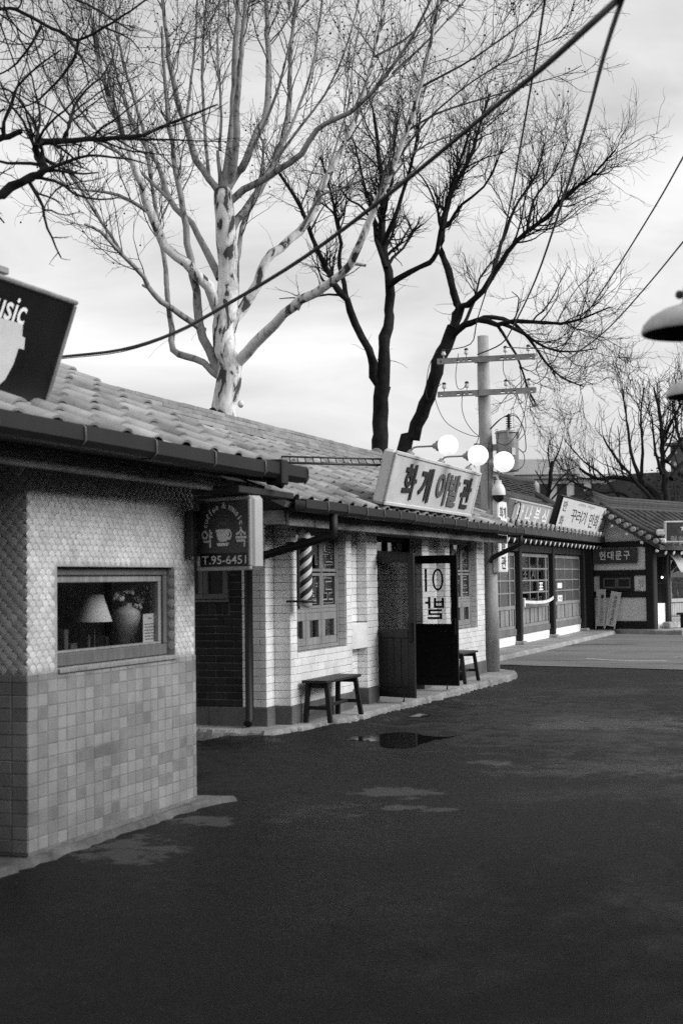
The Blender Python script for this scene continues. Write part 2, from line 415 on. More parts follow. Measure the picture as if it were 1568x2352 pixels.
_font = {}
def text_mesh(body, size=1.0, bold=0.0, extrude=0.0, xs=1.0, shear=0.0, spacing=1.0):
    c = bpy.data.curves.new('txt', 'FONT'); c.body = body; c.size = 1; c.offset = bold; c.extrude = extrude/size if size else 0; c.shear = shear
    c.space_character = spacing; c.resolution_u = 4
    o = bpy.data.objects.new('txt', c); COL.objects.link(o)
    dg = bpy.context.evaluated_depsgraph_get(); me = bpy.data.meshes.new_from_object(o.evaluated_get(dg)); bpy.data.objects.remove(o)
    n = len(me.vertices); a = np.empty(n*3, np.float32); me.vertices.foreach_get('co', a); a = a.reshape(-1, 3)
    if n:
        lo, hi = a.min(0), a.max(0); a[:, 0] -= (lo[0]+hi[0])/2; a[:, 1] -= (lo[1]+hi[1])/2
        a *= size; a[:, 0] *= xs
    me.vertices.foreach_set('co', a.ravel()); me.update(); return me
def fit_text(body, w, h, bold=0.0, extrude=0.0):
    """text stretched to a w x h box centred on the origin"""
    me = text_mesh(body, 1.0, bold, extrude); n = len(me.vertices); a = np.empty(n*3, np.float32); me.vertices.foreach_get('co', a); a = a.reshape(-1, 3)
    s = a.max(0)-a.min(0); a[:, 0] *= w/s[0]; a[:, 1] *= h/s[1]; me.vertices.foreach_set('co', a.ravel()); me.update(); return me
def write(parent, body, mtx, w, h, mat, bold=.0, name='lettering', extrude=0.0):
    me = fit_text(body, w, h, bold, extrude); me.materials.append(M[mat]); return obj(name, me, parent, mtx)
def frame(o, xaxis, yaxis):      # local x right along the face, local y up the face, local z out of it
    x = Vector(xaxis).normalized(); y = Vector(yaxis).normalized(); z = x.cross(y)
    return Matrix(((x.x, y.x, z.x, o[0]), (x.y, y.y, z.y, o[1]), (x.z, y.z, z.z, o[2]), (0, 0, 0, 1)))
T = Matrix.Translation
rng = random.Random(7)

# ================================================================== THE GROUND
def grid_sheet(name, x0, x1, y0, y1, nx, ny, zf, mat, kind='structure'):
    vs = [(x0+(x1-x0)*i/nx, y0+(y1-y0)*j/ny, zf(x0+(x1-x0)*i/nx, y0+(y1-y0)*j/ny)) for j in range(ny+1) for i in range(nx+1)]
    fs = [(j*(nx+1)+i, j*(nx+1)+i+1, (j+1)*(nx+1)+i+1, (j+1)*(nx+1)+i) for j in range(ny) for i in range(nx)]
    return MB().add(vs, fs).build(name, mat, kind=kind)
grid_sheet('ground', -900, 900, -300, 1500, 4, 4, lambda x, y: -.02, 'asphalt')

def sm_(t): t = min(1, max(0, t)); return t*t*(3-2*t)
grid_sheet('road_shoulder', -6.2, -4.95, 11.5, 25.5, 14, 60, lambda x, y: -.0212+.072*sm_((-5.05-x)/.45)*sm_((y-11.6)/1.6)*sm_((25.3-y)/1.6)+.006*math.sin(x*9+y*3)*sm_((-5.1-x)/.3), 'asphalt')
def ragged(points, amp, step, seed):
    r = random.Random(seed); out = []
    for i in range(len(points)):
        a, b = Vector(points[i]), Vector(points[(i+1) % len(points)]); n = max(1, int((b-a).length/step))
        for k in range(n):
            p = a+(b-a)*(k/n); out.append(p+Vector((r.uniform(-amp, amp), r.uniform(-amp, amp))))
    return out
def slab(name, poly, z0, z1, mat, amp=.03, step=.12, seed=1, bev=.025, kind='structure', parent=None):
    pts = ragged(poly, amp, step, seed); n = len(pts); r = random.Random(seed+5)
    c = sum((Vector(p) for p in pts), Vector((0, 0)))/n
    rings = []
    for k, (zz, ins) in enumerate(((z0, -.02), (z1-bev, 0.0), (z1, bev))):
        ring = []
        for i, p in enumerate(pts):
            t = (pts[(i+1) % n]-pts[i-1]).normalized(); nrm = Vector((-t.y, t.x))
            q = p+nrm*(ins*(1+r.uniform(-.6, .6))); ring.append((q.x, q.y, zz+(r.uniform(-.008, .006) if k == 1 else 0)))
        rings.append(ring)
    m = MB(); vs = rings[0]+rings[1]+rings[2]; fs = []
    for k in range(2):
        for i in range(n):
            j = (i+1) % n; fs.append((k*n+i, k*n+j, (k+1)*n+j, (k+1)*n+i))
    fs.append(tuple(2*n+i for i in range(n)))
    return m.add(vs, fs).build(name, mat, parent, kind=kind)
# counter-clockwise outlines
slab('pavement', [(-7.6, 13.66), (-5.72, 13.62), (-5.42, 15.2), (-5.30, 19.0), (-5.24, 22.8), (-5.42, 23.5), (-5.9, 23.9), (-7.6, 23.9)], -.03, .1, 'kerb', .03, .065, 3, .03)
slab('kerb', [(-5.3, 6.3), (-4.64, 6.55), (-4.615, 9.3), (-4.54, 9.85), (-4.5, 10.0), (-4.62, 9.98), (-4.9, 9.9), (-5.3, 9.9)], -.03, .022, 'kerb_dark', .028, .08, 8, .02)
yard = MB().add([(-7.2, 26.9, -.008), (-2.6, 25.6, -.008), (4, 24.2, -.008), (30, 24, -.008), (30, 75, -.008), (-7.6, 75, -.008), (-7.6, 40, -.008)], [(0, 1, 2, 3, 4, 5, 6)]).build('yard', 'yard', kind='structure')
slab('shop_pavement', [(-9, 26.5), (-6.75, 27.2), (-6.62, 33), (-6.55, 41.3), (-6.7, 42.0), (-9, 42.0)], -.03, .085, 'kerb', .02, .25, 4, .03)
slab('shop_step', [(-8.4, 44.8), (-7.5, 42.6), (-5.35, 40.85), (-4.6, 40.7), (-2.0, 43.6), (-4, 48)], -.03, .12, 'concrete', .015, .3, 5, .03)
# chalk court lines on the yard
for k, pts in enumerate([[(1350, 1510), (1395, 1499), (1438, 1489)], [(1345, 1512), (1400, 1516), (1475, 1518), (1530, 1517)], [(1530, 1517), (1545, 1510), (1568, 1507), (1600, 1502)]]):
    w = [at_z(x, y, -.004) for x, y in pts]; m = MB(); vs = []
    for p in w: vs += [(p.x, p.y-.05, -.004), (p.x, p.y+.05, -.004)]
    m.add(vs, [(2*i, 2*i+2, 2*i+3, 2*i+1) for i in range(len(w)-1)]).build('chalk_line', 'white_paint', kind='structure')

def puddle(pts, z=-.0155, seed=1):
    r = random.Random(seed); w = [at_z(x, y, z) for x, y in pts]; n = len(w); out = []
    for i in range(n):
        a, b, c, d = w[i-1], w[i], w[(i+1) % n], w[(i+2) % n]
        for k in range(5):
            t = k/5; p = .5*((2*b)+(c-a)*t+(2*a-5*b+4*c-d)*t*t+(3*b-a-3*c+d)*t**3); out.append((p.x+r.uniform(-.022, .022), p.y+r.uniform(-.04, .04), z))
    return MB().add(out, [tuple(range(len(out)))]).build('puddle', 'water', kind='structure')
puddle([(866, 1687), (905, 1682), (950, 1683), (978, 1690), (1010, 1692), (1045, 1691), (1030, 1695), (998, 1699), (968, 1707), (948, 1715), (912, 1718), (878, 1716), (866, 1706), (838, 1700), (800, 1699), (808, 1693), (838, 1690)][::-1], seed=2)
puddle([(905, 1640), (940, 1637), (985, 1642), (970, 1647), (930, 1645)][::-1], seed=4)

r_p = random.Random(77); pb = MB()
for k in range(260):
    x, y = r_p.uniform(0, 1568), 1640+700*r_p.random()**1.3; p = at_z(x, y, -.02); rr_ = r_p.choice((.003, .003, .004, .005, .007))
    if p.x < -4.9 and p.y < 26: continue
    vs = [(p.x+rr_*math.cos(a)*r_p.uniform(.7, 1.3), p.y+rr_*math.sin(a)*r_p.uniform(.7, 1.3), -.02) for a in (0, 1.26, 2.5, 3.8, 5.0)]+[(p.x, p.y, -.02+rr_*r_p.uniform(.6, 1.1))]
    pb.add(vs, [(i, (i+1) % 5, 5) for i in range(5)])
tag(pb.build('pebbles', 'grit', kind='stuff'), 'loose grit and tiny pebbles strewn over the dark asphalt', 'gravel')
# ================================================================== SURFACES MADE OF TILES
_tm = {}
def tile_box(w, h, t, bev=.004):
    k = (round(w, 3), round(h, 3), t)
    if k not in _tm: _tm[k] = MB().bbox((-w/2, -h/2, 0), (w/2, h/2, t), min(bev, .0025 if t < .01 else bev)).mesh('tile', None)
    return _tm[k]
def rect_sub(rc, hole):
    a, b, c, d = rc; e, f, g, h = hole
    if e >= c or g <= a or f >= d or h <= b: return [rc]
    out = []
    if e > a: out.append((a, b, e, d))
    if g < c: out.append((g, b, c, d))
    x0, x1 = max(a, e), min(c, g)
    if f > b: out.append((x0, b, x1, f))
    if h < d: out.append((x0, h, x1, d))
    return out
def tile_face(fr, W, H, tw, th, gap, t, holes=(), bond=.5, phase=0, jit=.0015, r=random.Random(3), w0=0, h0=0):
    out = []; row = 0; y = h0
    while y < H-.012:
        x = w0-((phase+row*bond) % 1.0)*tw
        while x < W-.012:
            rs = [(max(x, w0), y, min(x+tw, W), min(y+th, H))]
            for ho in holes: rs = [q for rc in rs for q in rect_sub(rc, ho)]
            for a, b, c, d in rs:
                w, h = (c-a-gap[0], d-b-gap[1]) if isinstance(gap, tuple) else (c-a-gap, d-b-gap)
                if w > .012 and h > .012:
                    out.append((tile_box(w, h, t), fr @ T(((a+c)/2, (b+d)/2, r.uniform(-jit, jit))) @ Matrix.Rotation(r.uniform(-.004, .004), 4, 'Z')))
            x += tw
        y += th; row += 1
    return out
def wall_with_holes(m, fr, W, H, holes, t, lo=0):      # wall body behind a face, local z from -t to 0
    rs = [(0, lo, W, H)]
    for ho in holes: rs = [q for rc in rs for q in rect_sub(rc, ho)]
    for a, b, c, d in rs: m.box((a, b, -t), (c, d, 0), fr)

def s_tile_mesh(w, L, name):
    """one pantile: local x across, y up the slope (0 = lower lip), z out"""
    prof = []
    for k in range(7):
        a = math.pi*k/6; prof.append((.082-.082*math.cos(a), .050*math.sin(a)))
    prof += [(.20, .004), (.28, .012), (.36, .004), (w+.012, .004)]
    n = len(prof); th = .017; vs = []
    for y, dz in ((0, .028), (L, -.002)):
        vs += [(x, y, z+dz) for x, z in prof]
        vs += [(x, y, z+dz-th) for x, z in prof]
    fs = []; sm = []
    for i in range(n-1):
        fs.append((i, i+1, 2*n+i+1, 2*n+i)); fs.append((n+i, 3*n+i, 3*n+i+1, n+i+1)); fs.append((i, n+i, n+i+1, i+1))
    fs += [(0, 2*n, 3*n, n), (n-1, 2*n-1, 4*n-1, 3*n-1)]
    m = MB(); m.add(vs, fs); m.sm = [k % 3 == 0 for k in range(3*(n-1))]+[False]*2
    return m.mesh(name, 'roof_tile')
def pantile_roof(parent, xe, ze, y0, y1, pitch, rows, w=.41, ex=.25, seed=1):
    me = s_tile_mesh(w, ex+.07, 'roof_tile'); r = random.Random(seed); specs = []; n = int(round((y1-y0)/w))
    for i in range(rows):
        for j in range(n):
            o = Vector((xe-math.cos(pitch)*ex*i, y0+w*j, ze+math.sin(pitch)*ex*i))
            fr = frame(o, (0, 1, 0), (-math.cos(pitch), 0, math.sin(pitch)))
            specs.append((me, fr @ T((r.uniform(-.006, .006), r.uniform(-.009, .009), r.uniform(0, .008))) @ Matrix.Rotation(r.uniform(-.012, .012), 4, 'Z')))
    pieces(parent, 'roof_tile', specs, 'roof_tile')
def gutter(parent, x, z, y0, y1, sec, w=.13, h=.12, strap_every=None):
    prof = [(x-w, z), (x-w, z-h*.8), (x-w*.75, z-h), (x-w*.2, z-h), (x, z-h*.72), (x, z), (x-.012, z), (x-.012, z-h*.66), (x-w*.25, z-h+.012), (x-w+.012, z-h+.02), (x-w+.012, z)]
    y = y0; n = len(prof); k = 0
    while y < y1-.05:
        e = min(y+sec, y1); dz = .006*math.sin(k*1.7)
        vs = [(px, y, pz+dz) for px, pz in prof]+[(px, e-.004, pz+dz) for px, pz in prof]
        MB().add(vs, [(i, (i+1) % n, n+(i+1) % n, n+i) for i in range(n)]+[tuple(range(n))[::-1], tuple(range(n, 2*n))]).build('gutter_section', 'gutter', parent)
        m = MB(); m.tube([(x-.02, e-.01, z+.008), (x+.006, e-.005, z-.01), (x+.006, e, z-h*.7), (x-w*.25, e+.004, z-h-.006)], .0065, 5); m.build('gutter_strap', 'strap', parent)
        y = e; k += 1

# ================================================================== COFFEE SHOP (near left)
X1 = -4.67; Y1A, Y1B = 7.40, 9.71
shop = thing('coffee_shop', 'low shop at left with scale-tiled upper wall, beige mosaic below and pale pantiled roof', 'building', (-5.6, 8.5, 0))
F1 = frame((X1-.008, Y1A, 0), (0, 1, 0), (0, 0, 1))           # street face
G1 = frame((-7.4, Y1A+.008, 0), (1, 0, 0), (0, 0, 1))          # face towards the porch
WH = (.35, 1.12, 1.975, 1.757)                                # window opening in F1 coordinates
SPL = 1.105
m = MB(); wall_with_holes(m, F1, Y1B-Y1A, 2.62, [WH, (-1, -1, .0095, 3)], .2)
m.build('wall', 'scale_grout', shop)
m = MB(); m.box((-7.4, Y1A+.008, 0), (X1-.21, Y1A+.2, 2.62)); m.build('side_wall', 'scale_grout', shop)
m = MB(); m.box((-7.4, Y1B-.2, 0), (X1-.21, Y1B-.002, 2.62)); m.box((-7.6, Y1A, 0), (-7.41, Y1B, 2.62)); m.build('back_wall', 'scale_grout', shop)
# mosaic below
sp = tile_face(F1, Y1B-Y1A, SPL, .1125, .078, (.0075, .005), .008, [(WH[0]-.01, 1.085, WH[2]+.01, 2)], 0, 0, .0012, random.Random(5), h0=.045)
G1W = -4.67+7.4
sp += tile_face(G1, G1W, SPL, .1125, .078, (.007, .0055), .008, [], 0, 0, .0012, random.Random(6), w0=G1W-1.35, h0=.045)
pieces(shop, 'mosaic_tile', sp, 'beige_tile')
m = MB(); m.box((X1-.0075, Y1A+.004, .03), (X1-.0016, Y1B-.004, 1.09)); m.box((-6.1, Y1A+.002, .03), (X1-.01, Y1A+.006, 1.1)); m.build('tile_bed', 'beige_grout', shop)
# scale tiles above
def scale_mesh():
    w, h = .0365, .052
    rim = [(0, -h*.62), (-w*.62, -h*.30), (-w, h*.12), (-w*.55, h*.5), (0, h*.62), (w*.55, h*.5), (w, h*.12), (w*.62, -h*.30)]
    vs = [(x, y, 0) for x, y in rim]+[(x*.80, y*.80, .0035) for x, y in rim]+[(0, -h*.05, .0065)]
    n = len(rim); fs = [(i, (i+1) % n, n+(i+1) % n, n+i) for i in range(n)]+[(n+i, n+(i+1) % n, 2*n) for i in range(n)]
    fs = [f[::-1] if True else f for f in fs]
    m = MB(); m.add(vs, fs); me = m.mesh('scale_tile', 'scale_tile'); me.flip_normals() if False else None; return me
SM = scale_mesh()
def scales(fr, W, H, h0, holes, w0=0, seed=1):
    out = []; r = random.Random(seed); row = 0; y = h0+.028
    while y < H:
        x = w0+(.0365 if row % 2 else 0)+.0
        while x < W+.01:
            if not any(a-.022 < x < c+.022 and b-.018 < y < d+.022 for a, b, c, d in holes) and x-w0 > .02 and W-x > .02:
                out.append((SM, fr @ T((x, y, r.uniform(-.001, .001)-.001)) @ Matrix.Rotation(r.uniform(-.05, .05), 4, 'Z') @ Matrix.Scale(r.uniform(.97, 1.03), 4)))
            x += .073
        y += .0385; row += 1
    return out
sp = scales(F1, Y1B-Y1A, 2.45, SPL, [WH], 0, 3)+scales(G1, G1W, 2.45, SPL, [], G1W-1.35, 4)
RV = frame((X1-.06, Y1A+WH[2]-.004, 0), (1, 0, 0), (0, 0, 1))
sp += [(me_, mx_ @ Matrix.Diagonal((1, 1, .35, 1))) for me_, mx_ in scales(RV, .066, WH[3], WH[1], [], -.01, 6)]
pieces(shop, 'scale_tile', sp, 'scale_tile')
# window
wy0, wy1 = Y1A+WH[0]+.003, Y1A+WH[2]-.016
def bar(m, y0, y1, z0, z1, x0, x1, b=.006): m.bbox((x0, y0, z0), (x1, y1, z1), b)
fm = MB(); xb, xf = X1-.145, X1-.06
bar(fm, wy0, wy1, 1.125, 1.205, xb, xf); bar(fm, wy0, wy1, 1.70, 1.754, xb, xf); bar(fm, wy0, wy0+.05, 1.206, 1.699, xb, xf); bar(fm, wy1-.055, wy1, 1.206, 1.699, xb, xf)
fr1 = fm.build('window_frame', 'frame_wood', shop)
fm = MB(); bar(fm, wy0+.051, wy1-.056, 1.206, 1.222, xb+.02, xf-.02, .003); bar(fm, wy0+.051, wy1-.056, 1.655, 1.699, xb+.02, xf-.02, .003); bar(fm, wy1-.10, wy1-.057, 1.223, 1.654, xb+.02, xf-.02, .003)
fm.build('sash', 'mid_wood', fr1)
MB().box((xb+.035, wy0+.05, 1.22), (xb+.041, wy1-.09, 1.66)).build('pane', 'glass', fr1)
MB().bbox((X1-.058, wy0, 1.090), (X1+.012, wy1+.01, 1.118), .004).build('window_sill', 'mid_wood', shop)
# dark room behind the window
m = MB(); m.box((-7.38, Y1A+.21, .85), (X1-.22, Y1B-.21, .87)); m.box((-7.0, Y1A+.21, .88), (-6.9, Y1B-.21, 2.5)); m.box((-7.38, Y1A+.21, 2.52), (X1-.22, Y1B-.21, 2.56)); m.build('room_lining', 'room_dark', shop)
# roof
P1 = math.atan(.455); XE1, ZE1 = -4.13, 2.505
m = MB(); L = 3.5
m.box((0, 0, -.09), (10.34-2.6, L, -.035), frame((XE1-.05, 2.6, ZE1+.02), (0, 1, 0), (-math.cos(P1), 0, math.sin(P1)))); m.build('roof_deck', 'roof_under', shop)
m = MB(); m.box((0, 0, -.09), (10.34-2.6, L, -.035), frame((XE1-.05-2*L*math.cos(P1), 10.34, ZE1+.02), (0, -1, 0), (math.cos(P1), 0, math.sin(P1)))); m.build('roof_deck', 'roof_under', shop)
pantile_roof(shop, XE1, ZE1, 2.67, 10.39, P1, 14, (10.39-2.67)/19, .25, 3)
m = MB(); m.bbox((0, -.02, -.16), (.05, L, -.036), .006, frame((XE1-.05, 10.342, ZE1+.02), (0, 1, 0), (-math.cos(P1), 0, math.sin(P1)))); m.build('rake_board', 'soffit', shop)
gutter(shop, -4.02, 2.53, 2.66, 10.42, .86)
MB().bbox((-4.36, 2.7, 2.305), (-4.325, 10.2, 2.40), .006).build('fascia', 'fascia', shop)
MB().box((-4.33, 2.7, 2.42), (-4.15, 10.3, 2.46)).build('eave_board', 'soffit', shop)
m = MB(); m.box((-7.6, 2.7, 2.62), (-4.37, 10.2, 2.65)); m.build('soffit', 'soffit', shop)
# rain hopper and outrigger beam at the eave end
MB().bbox((-4.14, 9.83, 2.37), (-4.0, 9.95, 2.56), .01).build('rain_hopper', 'gutter', shop)
MB().bbox((-4.45, 9.3, 2.285), (-4.12, 10.35, 2.335), .006).build('beam', 'soffit', shop)
# rest of the shop beyond a porch, unseen; wall brought forward to shade its side
m = MB(); m.box((-7.6, 2.7, 0), (-4.38, 6.60, 2.38)); m.box((-7.6, 6.601, 0), (X1-.01, 7.03, 2.62)); m.box((-7.6, 7.031, 0), (-5.8, Y1A, 2.62)); m.build('porch_shade_wall', 'scale_grout', shop)
sp = tile_face(frame((-4.38, 2.7, 0), (0, 1, 0), (0, 0, 1)), 3.9, SPL, .1125, .078, (.0075, .005), .006, [(1.2, -1, 2.15, 3)], 0, 0, .001, random.Random(15), h0=.045)
obj('mosaic_tile_field', join(sp, 'mosaic_tile_field', 'beige_tile'), shop, kind='stuff')
pd = MB().bbox((-4.375, 3.92, .03), (-4.34, 4.83, 2.05), .006).build('porch_door', 'door_wood', shop)
MB().bbox((-4.339, 4.05, 1.0), (-4.33, 4.70, 1.9), .003).build('door_pane', 'far_glass', pd); MB().tube([(-4.32, 4.76, .95), (-4.30, 4.76, 1.0), (-4.30, 4.76, 1.15), (-4.32, 4.76, 1.2)], .01, 6).build('door_handle', 'metal_grey', pd)

# things in the window
c = at_x(217, 1425, -5.02)
lamp = thing('table_lamp', 'table lamp with pale cone shade in the shop window', 'lamp', (c.x, c.y, .87))
cz0, cz1 = at_x(217, 1428, -5.02).z, at_x(217, 1366, -5.02).z
MB().lathe([(.125, 0), (.062, cz1-cz0), (.060, cz1-cz0), (.122, .001)], 32, T((c.x, c.y, cz0))).build('lamp_shade', 'lampshade', lamp)
MB().lathe([(.07, 0), (.07, .02), (.015, .035), (.012, .3), (.006, .31), (.006, cz1-.9), (.001, cz1-.89)], 16, T((c.x, c.y, .87))).build('lamp_stem', 'metal_dark', lamp)
v = at_x(292, 1430, -5.0); zt, zb = at_x(292, 1385, -5.0).z, at_x(292, 1492, -5.0).z; hh = zt-zb
vase = MB().lathe([(.001, 0), (.048, 0), (.05, .01), (.064, hh*.2), (.088, hh*.5), (.103, hh*.72), (.098, hh*.82), (.07, hh*.90), (.043, hh*.93), (.036, hh*.97), (.045, hh*1.0), (.035, hh*.99)], 32, T((v.x, v.y, zb))).build('vase', 'vase')
tag(vase, 'round-shouldered clay vase holding flowers behind the shop window', 'vase')
MB().box((-5.3, wy0+.05, zb-.03), (-4.89, wy1-.05, zb-.002)).build('window_ledge', 'dark_wood', shop)
fl = thing('flower_bunch', 'bunch of pale artificial flowers standing in the clay vase', 'flowers', (v.x, v.y, zt))
rr = random.Random(4)
for k, (px, py, s) in enumerate([(272, 1372, .03), (300, 1362, .018), (306, 1350, .016), (313, 1376, .02), (322, 1382, .022), (330, 1362, .016), (335, 1350, .014), (316, 1345, .012), (318, 1395, .02), (287, 1362, .016)]):
    s *= 1.5; q = at_x(px, py, -4.95+rr.uniform(-.05, .04)); m = MB()
    m.tube([(v.x+rr.uniform(-.01, .01), v.y+rr.uniform(-.01, .01), zt-.06), (v.x*.5+q.x*.5, v.y*.5+q.y*.5, zt+.03), q], .0025, 5); m.build('stem', 'leaf', fl)
    m = MB()
    for j in range(7):
        a = j*2.4; d = Vector((math.cos(a)*.9, math.sin(a), rr.uniform(-.5, .7)))*s
        m.sphere(q+d*.8, s*rr.uniform(.35, .6), 8, (.6, 1, 1))
    m.build('blossom', 'petal', fl)
nt = [at_x(x, y, X1-.118) for x, y in ((329, 1477), (361, 1473), (361, 1408), (329, 1411))]
note = MB().add(nt+[p+Vector((-.002, 0, 0)) for p in nt], [(0, 1, 2, 3), (7, 6, 5, 4), (0, 4, 5, 1), (1, 5, 6, 2), (2, 6, 7, 3), (3, 7, 4, 0)]).build('notice_paper', 'paper')
tag(note, 'white printed notice sheet taped in the corner of the shop window', 'notice')
m = MB(); r2 = random.Random(2)
for k in range(13):
    z = nt[3].z-.03-.0215*k-(.02 if k > 0 else 0); w = r2.uniform(.35, .42) if k else .14; yc = (nt[0].y+nt[1].y)/2; hw = (nt[1].y-nt[0].y)
    if z > nt[0].z+.02: m.box((nt[0].x+.0006, yc-hw*w, z-.004), (nt[0].x+.0012, yc+hw*w*r2.uniform(.8, 1), z+.003))
m.build('print_line', 'print', note, kind='stuff')
for k, (px, w, h) in enumerate([(142, .05, .17), (160, .09, .07), (195, .03, .12), (238, .05, .10), (258, .08, .03)]):
    q = at_x(px, 1500, -5.15); b = MB().bbox((-5.19, q.y-w/2, zb-.002), (-5.11, q.y+w/2, zb+h), .004).build('book', 'frame_wood')
    tag(b, ['tall dim book at the left edge of the shop window', 'low dim box on the left of the window ledge', 'thin dim book left of the lamp stem', 'dim book right of the lamp stem', 'small low box between lamp and vase'][k], 'book')

# ================================================================== BARBERSHOP (middle)
X2 = -5.74; YB0 = 14.28; YB1 = 22.83
bs = thing('barber_shop', 'white-tiled barbershop with pale pantiled roof, piers and open double door', 'building', (-6.6, 18, 0))
PZ = .30; HT = 2.36
def fx(X): return frame((X-.008, 0, 0), (0, 1, 0), (0, 0, 1))
W1, W2 = (14.47, .862, 16.08, 2.26), (20.72, .862, 22.34, 2.26)
DO = (17.27, -.1, 19.28, 2.22)
body = MB()
for (a, b, X, holes) in ((14.28, 16.27, X2, [W1]), (16.27, 16.85, X2-.13, []), (16.85, 17.27, X2, []), (17.27, 19.28, X2, [DO]), (19.28, 19.60, X2, []), (19.60, 20.48, X2-.13, []), (20.48, YB1, X2, [W2])):
    rs = [(a, .02, b, HT)]
    for ho in holes: rs = [q for rc in rs for q in rect_sub(rc, ho)]
    for p in rs: body.box((p[0]+.0005, p[1], X2-.36-X), (p[2]-.0005, p[3], 0), fx(X))
body.box((-6.1, 14.058, .02), (-5.938, 14.279, HT))
body.build('wall', 'grout', bs)
specs = []
rt = random.Random(11)
for (a, b, X, holes) in ((14.28, 16.27, X2, [W1]), (16.27, 16.85, X2-.13, [(16.27, .80, 16.85, 1.12)]), (16.85, 17.27, X2, []), (17.27, 19.28, X2, [DO]), (19.28, 19.60, X2, []), (19.60, 20.48, X2-.13, []), (20.48, YB1, X2, [W2])):
    specs += tile_face(fx(X), b, HT, .205, .083, .005, .008, holes, .5, 0, .001, rt, w0=a, h0=PZ)
specs += tile_face(fx(-5.93), 14.28, HT, .23, .083, .005, .008, [], 0, 0, .001, rt, w0=14.05, h0=PZ)
def fy(Y): return frame((0, Y, 0), (1, 0, 0), (0, 0, 1))
specs += tile_face(fy(14.058), -5.93, HT, .205, .083, .005, .008, [], .5, 0, .001, rt, w0=-6.21, h0=PZ)
specs += tile_face(fy(14.28), X2, HT, .19, .083, .005, .008, [], 0, 0, .001, rt, w0=-5.93, h0=PZ)
specs += tile_face(fy(16.85), X2, HT, .13, .083, .005, .008, [(-6, .80, -5, 1.12)], 0, 0, .001, rt, w0=X2-.13, h0=PZ)
specs += tile_face(fy(19.28), X2, HT, .205, .083, .005, .008, [], .5, 0, .001, rt, w0=X2-.34, h0=PZ)
specs += tile_face(fy(20.48), X2, HT, .13, .083, .005, .008, [], 0, 0, .001, rt, w0=X2-.13, h0=PZ)
for W_ in (W1, W2):
    specs += tile_face(frame((0, W_[2]-.002, 0), (1, 0, 0), (0, 0, 1)), X2-.008, W_[3], .12, .083, .005, .006, [], 0, 0, .001, rt, w0=X2-.125, h0=W_[1])
pieces(bs, 'wall_tile', specs, 'white_tile')
MB().bbox((X2-.135, 16.272, .805), (X2+.004, 16.848, 1.115), .006).build('ledge', 'white_tile', bs)
# plinth
for lo, hi in (((X2-.3, 14.268, .02), (X2+.012, 16.272, PZ-.002)), ((X2-.3, 16.272, .02), (X2-.118, 16.838, PZ-.002)), ((X2-.3, 16.838, .02), (X2+.012, 17.272, PZ-.002)), ((X2-.3, 19.268, .02), (X2+.012, 19.602, PZ-.002)), ((X2-.3, 19.602, .02), (X2-.118, 20.468, PZ-.002)), ((X2-.3, 20.468, .02), (X2+.012, YB1+.01, PZ-.002)), ((-6.6, 14.038, .02), (-5.918, 14.267, PZ-.002))):
    MB().bbox(lo, hi, .005).build('plinth', 'plinth', bs)

# brick side wall
m = MB(); m.box((-9.6, 14.062, .02), (-6.101, 14.3, 3.0)); m.build('side_wall', 'brick_mortar', bs)
SWH = (-6.92, 1.42, -6.40, 2.1)
FB = frame((0, 14.062, 0), (1, 0, 0), (0, 0, 1))
sp = tile_face(FB, -6.215, 2.7, .215, .079, .014, .012, [(-6.92, 1.29, -6.36, 2.12)], .5, 0, .003, random.Random(8), w0=-7.6, h0=PZ)
x = -6.92
while x < -6.37:
    sp.append((tile_box(.066, .125, .012), FB @ T((x+.035, 1.36, 0)))); x += .08
pieces(bs, 'brick', sp, 'brick')
m = MB(); m.bbox((-9.6, 14.05, .02), (-6.605, 14.061, PZ-.01), .003); m.build('side_plinth', 'plinth', bs)
def casement(parent, fr, x0, x1, z0, z1, t=.05, mat='frame_wood', gl='shop_glass', d=0.0):
    m = MB(); mm = fr @ T((0, 0, d))
    m.bbox((x0, z0, -.03), (x1, z0+t, .02), .004, mm); m.bbox((x0, z1-t, -.03), (x1, z1, .02), .004, mm)
    m.bbox((x0, z0+t+.001, -.03), (x0+t, z1-t-.001, .02), .004, mm); m.bbox((x1-t, z0+t+.001, -.03), (x1, z1-t-.001, .02), .004, mm)
    o = m.build('sash', mat, parent)
    MB().box((x0+t-.005, z0+t-.005, -.012), (x1-t+.005, z1-t+.005, -.006), mm).build('pane', gl, o)
    return o
sw = MB().bbox((-6.92, 14.04, 1.425), (-6.36, 14.06, 1.455), .003).build('side_window', 'frame_wood', bs)
casement(sw, FB, -6.92, -6.66, 1.46, 2.1, .055, 'frame_wood', 'far_glass', .015); casement(sw, FB, -6.655, -6.37, 1.46, 2.1, .055, 'frame_wood', 'far_glass', .015)
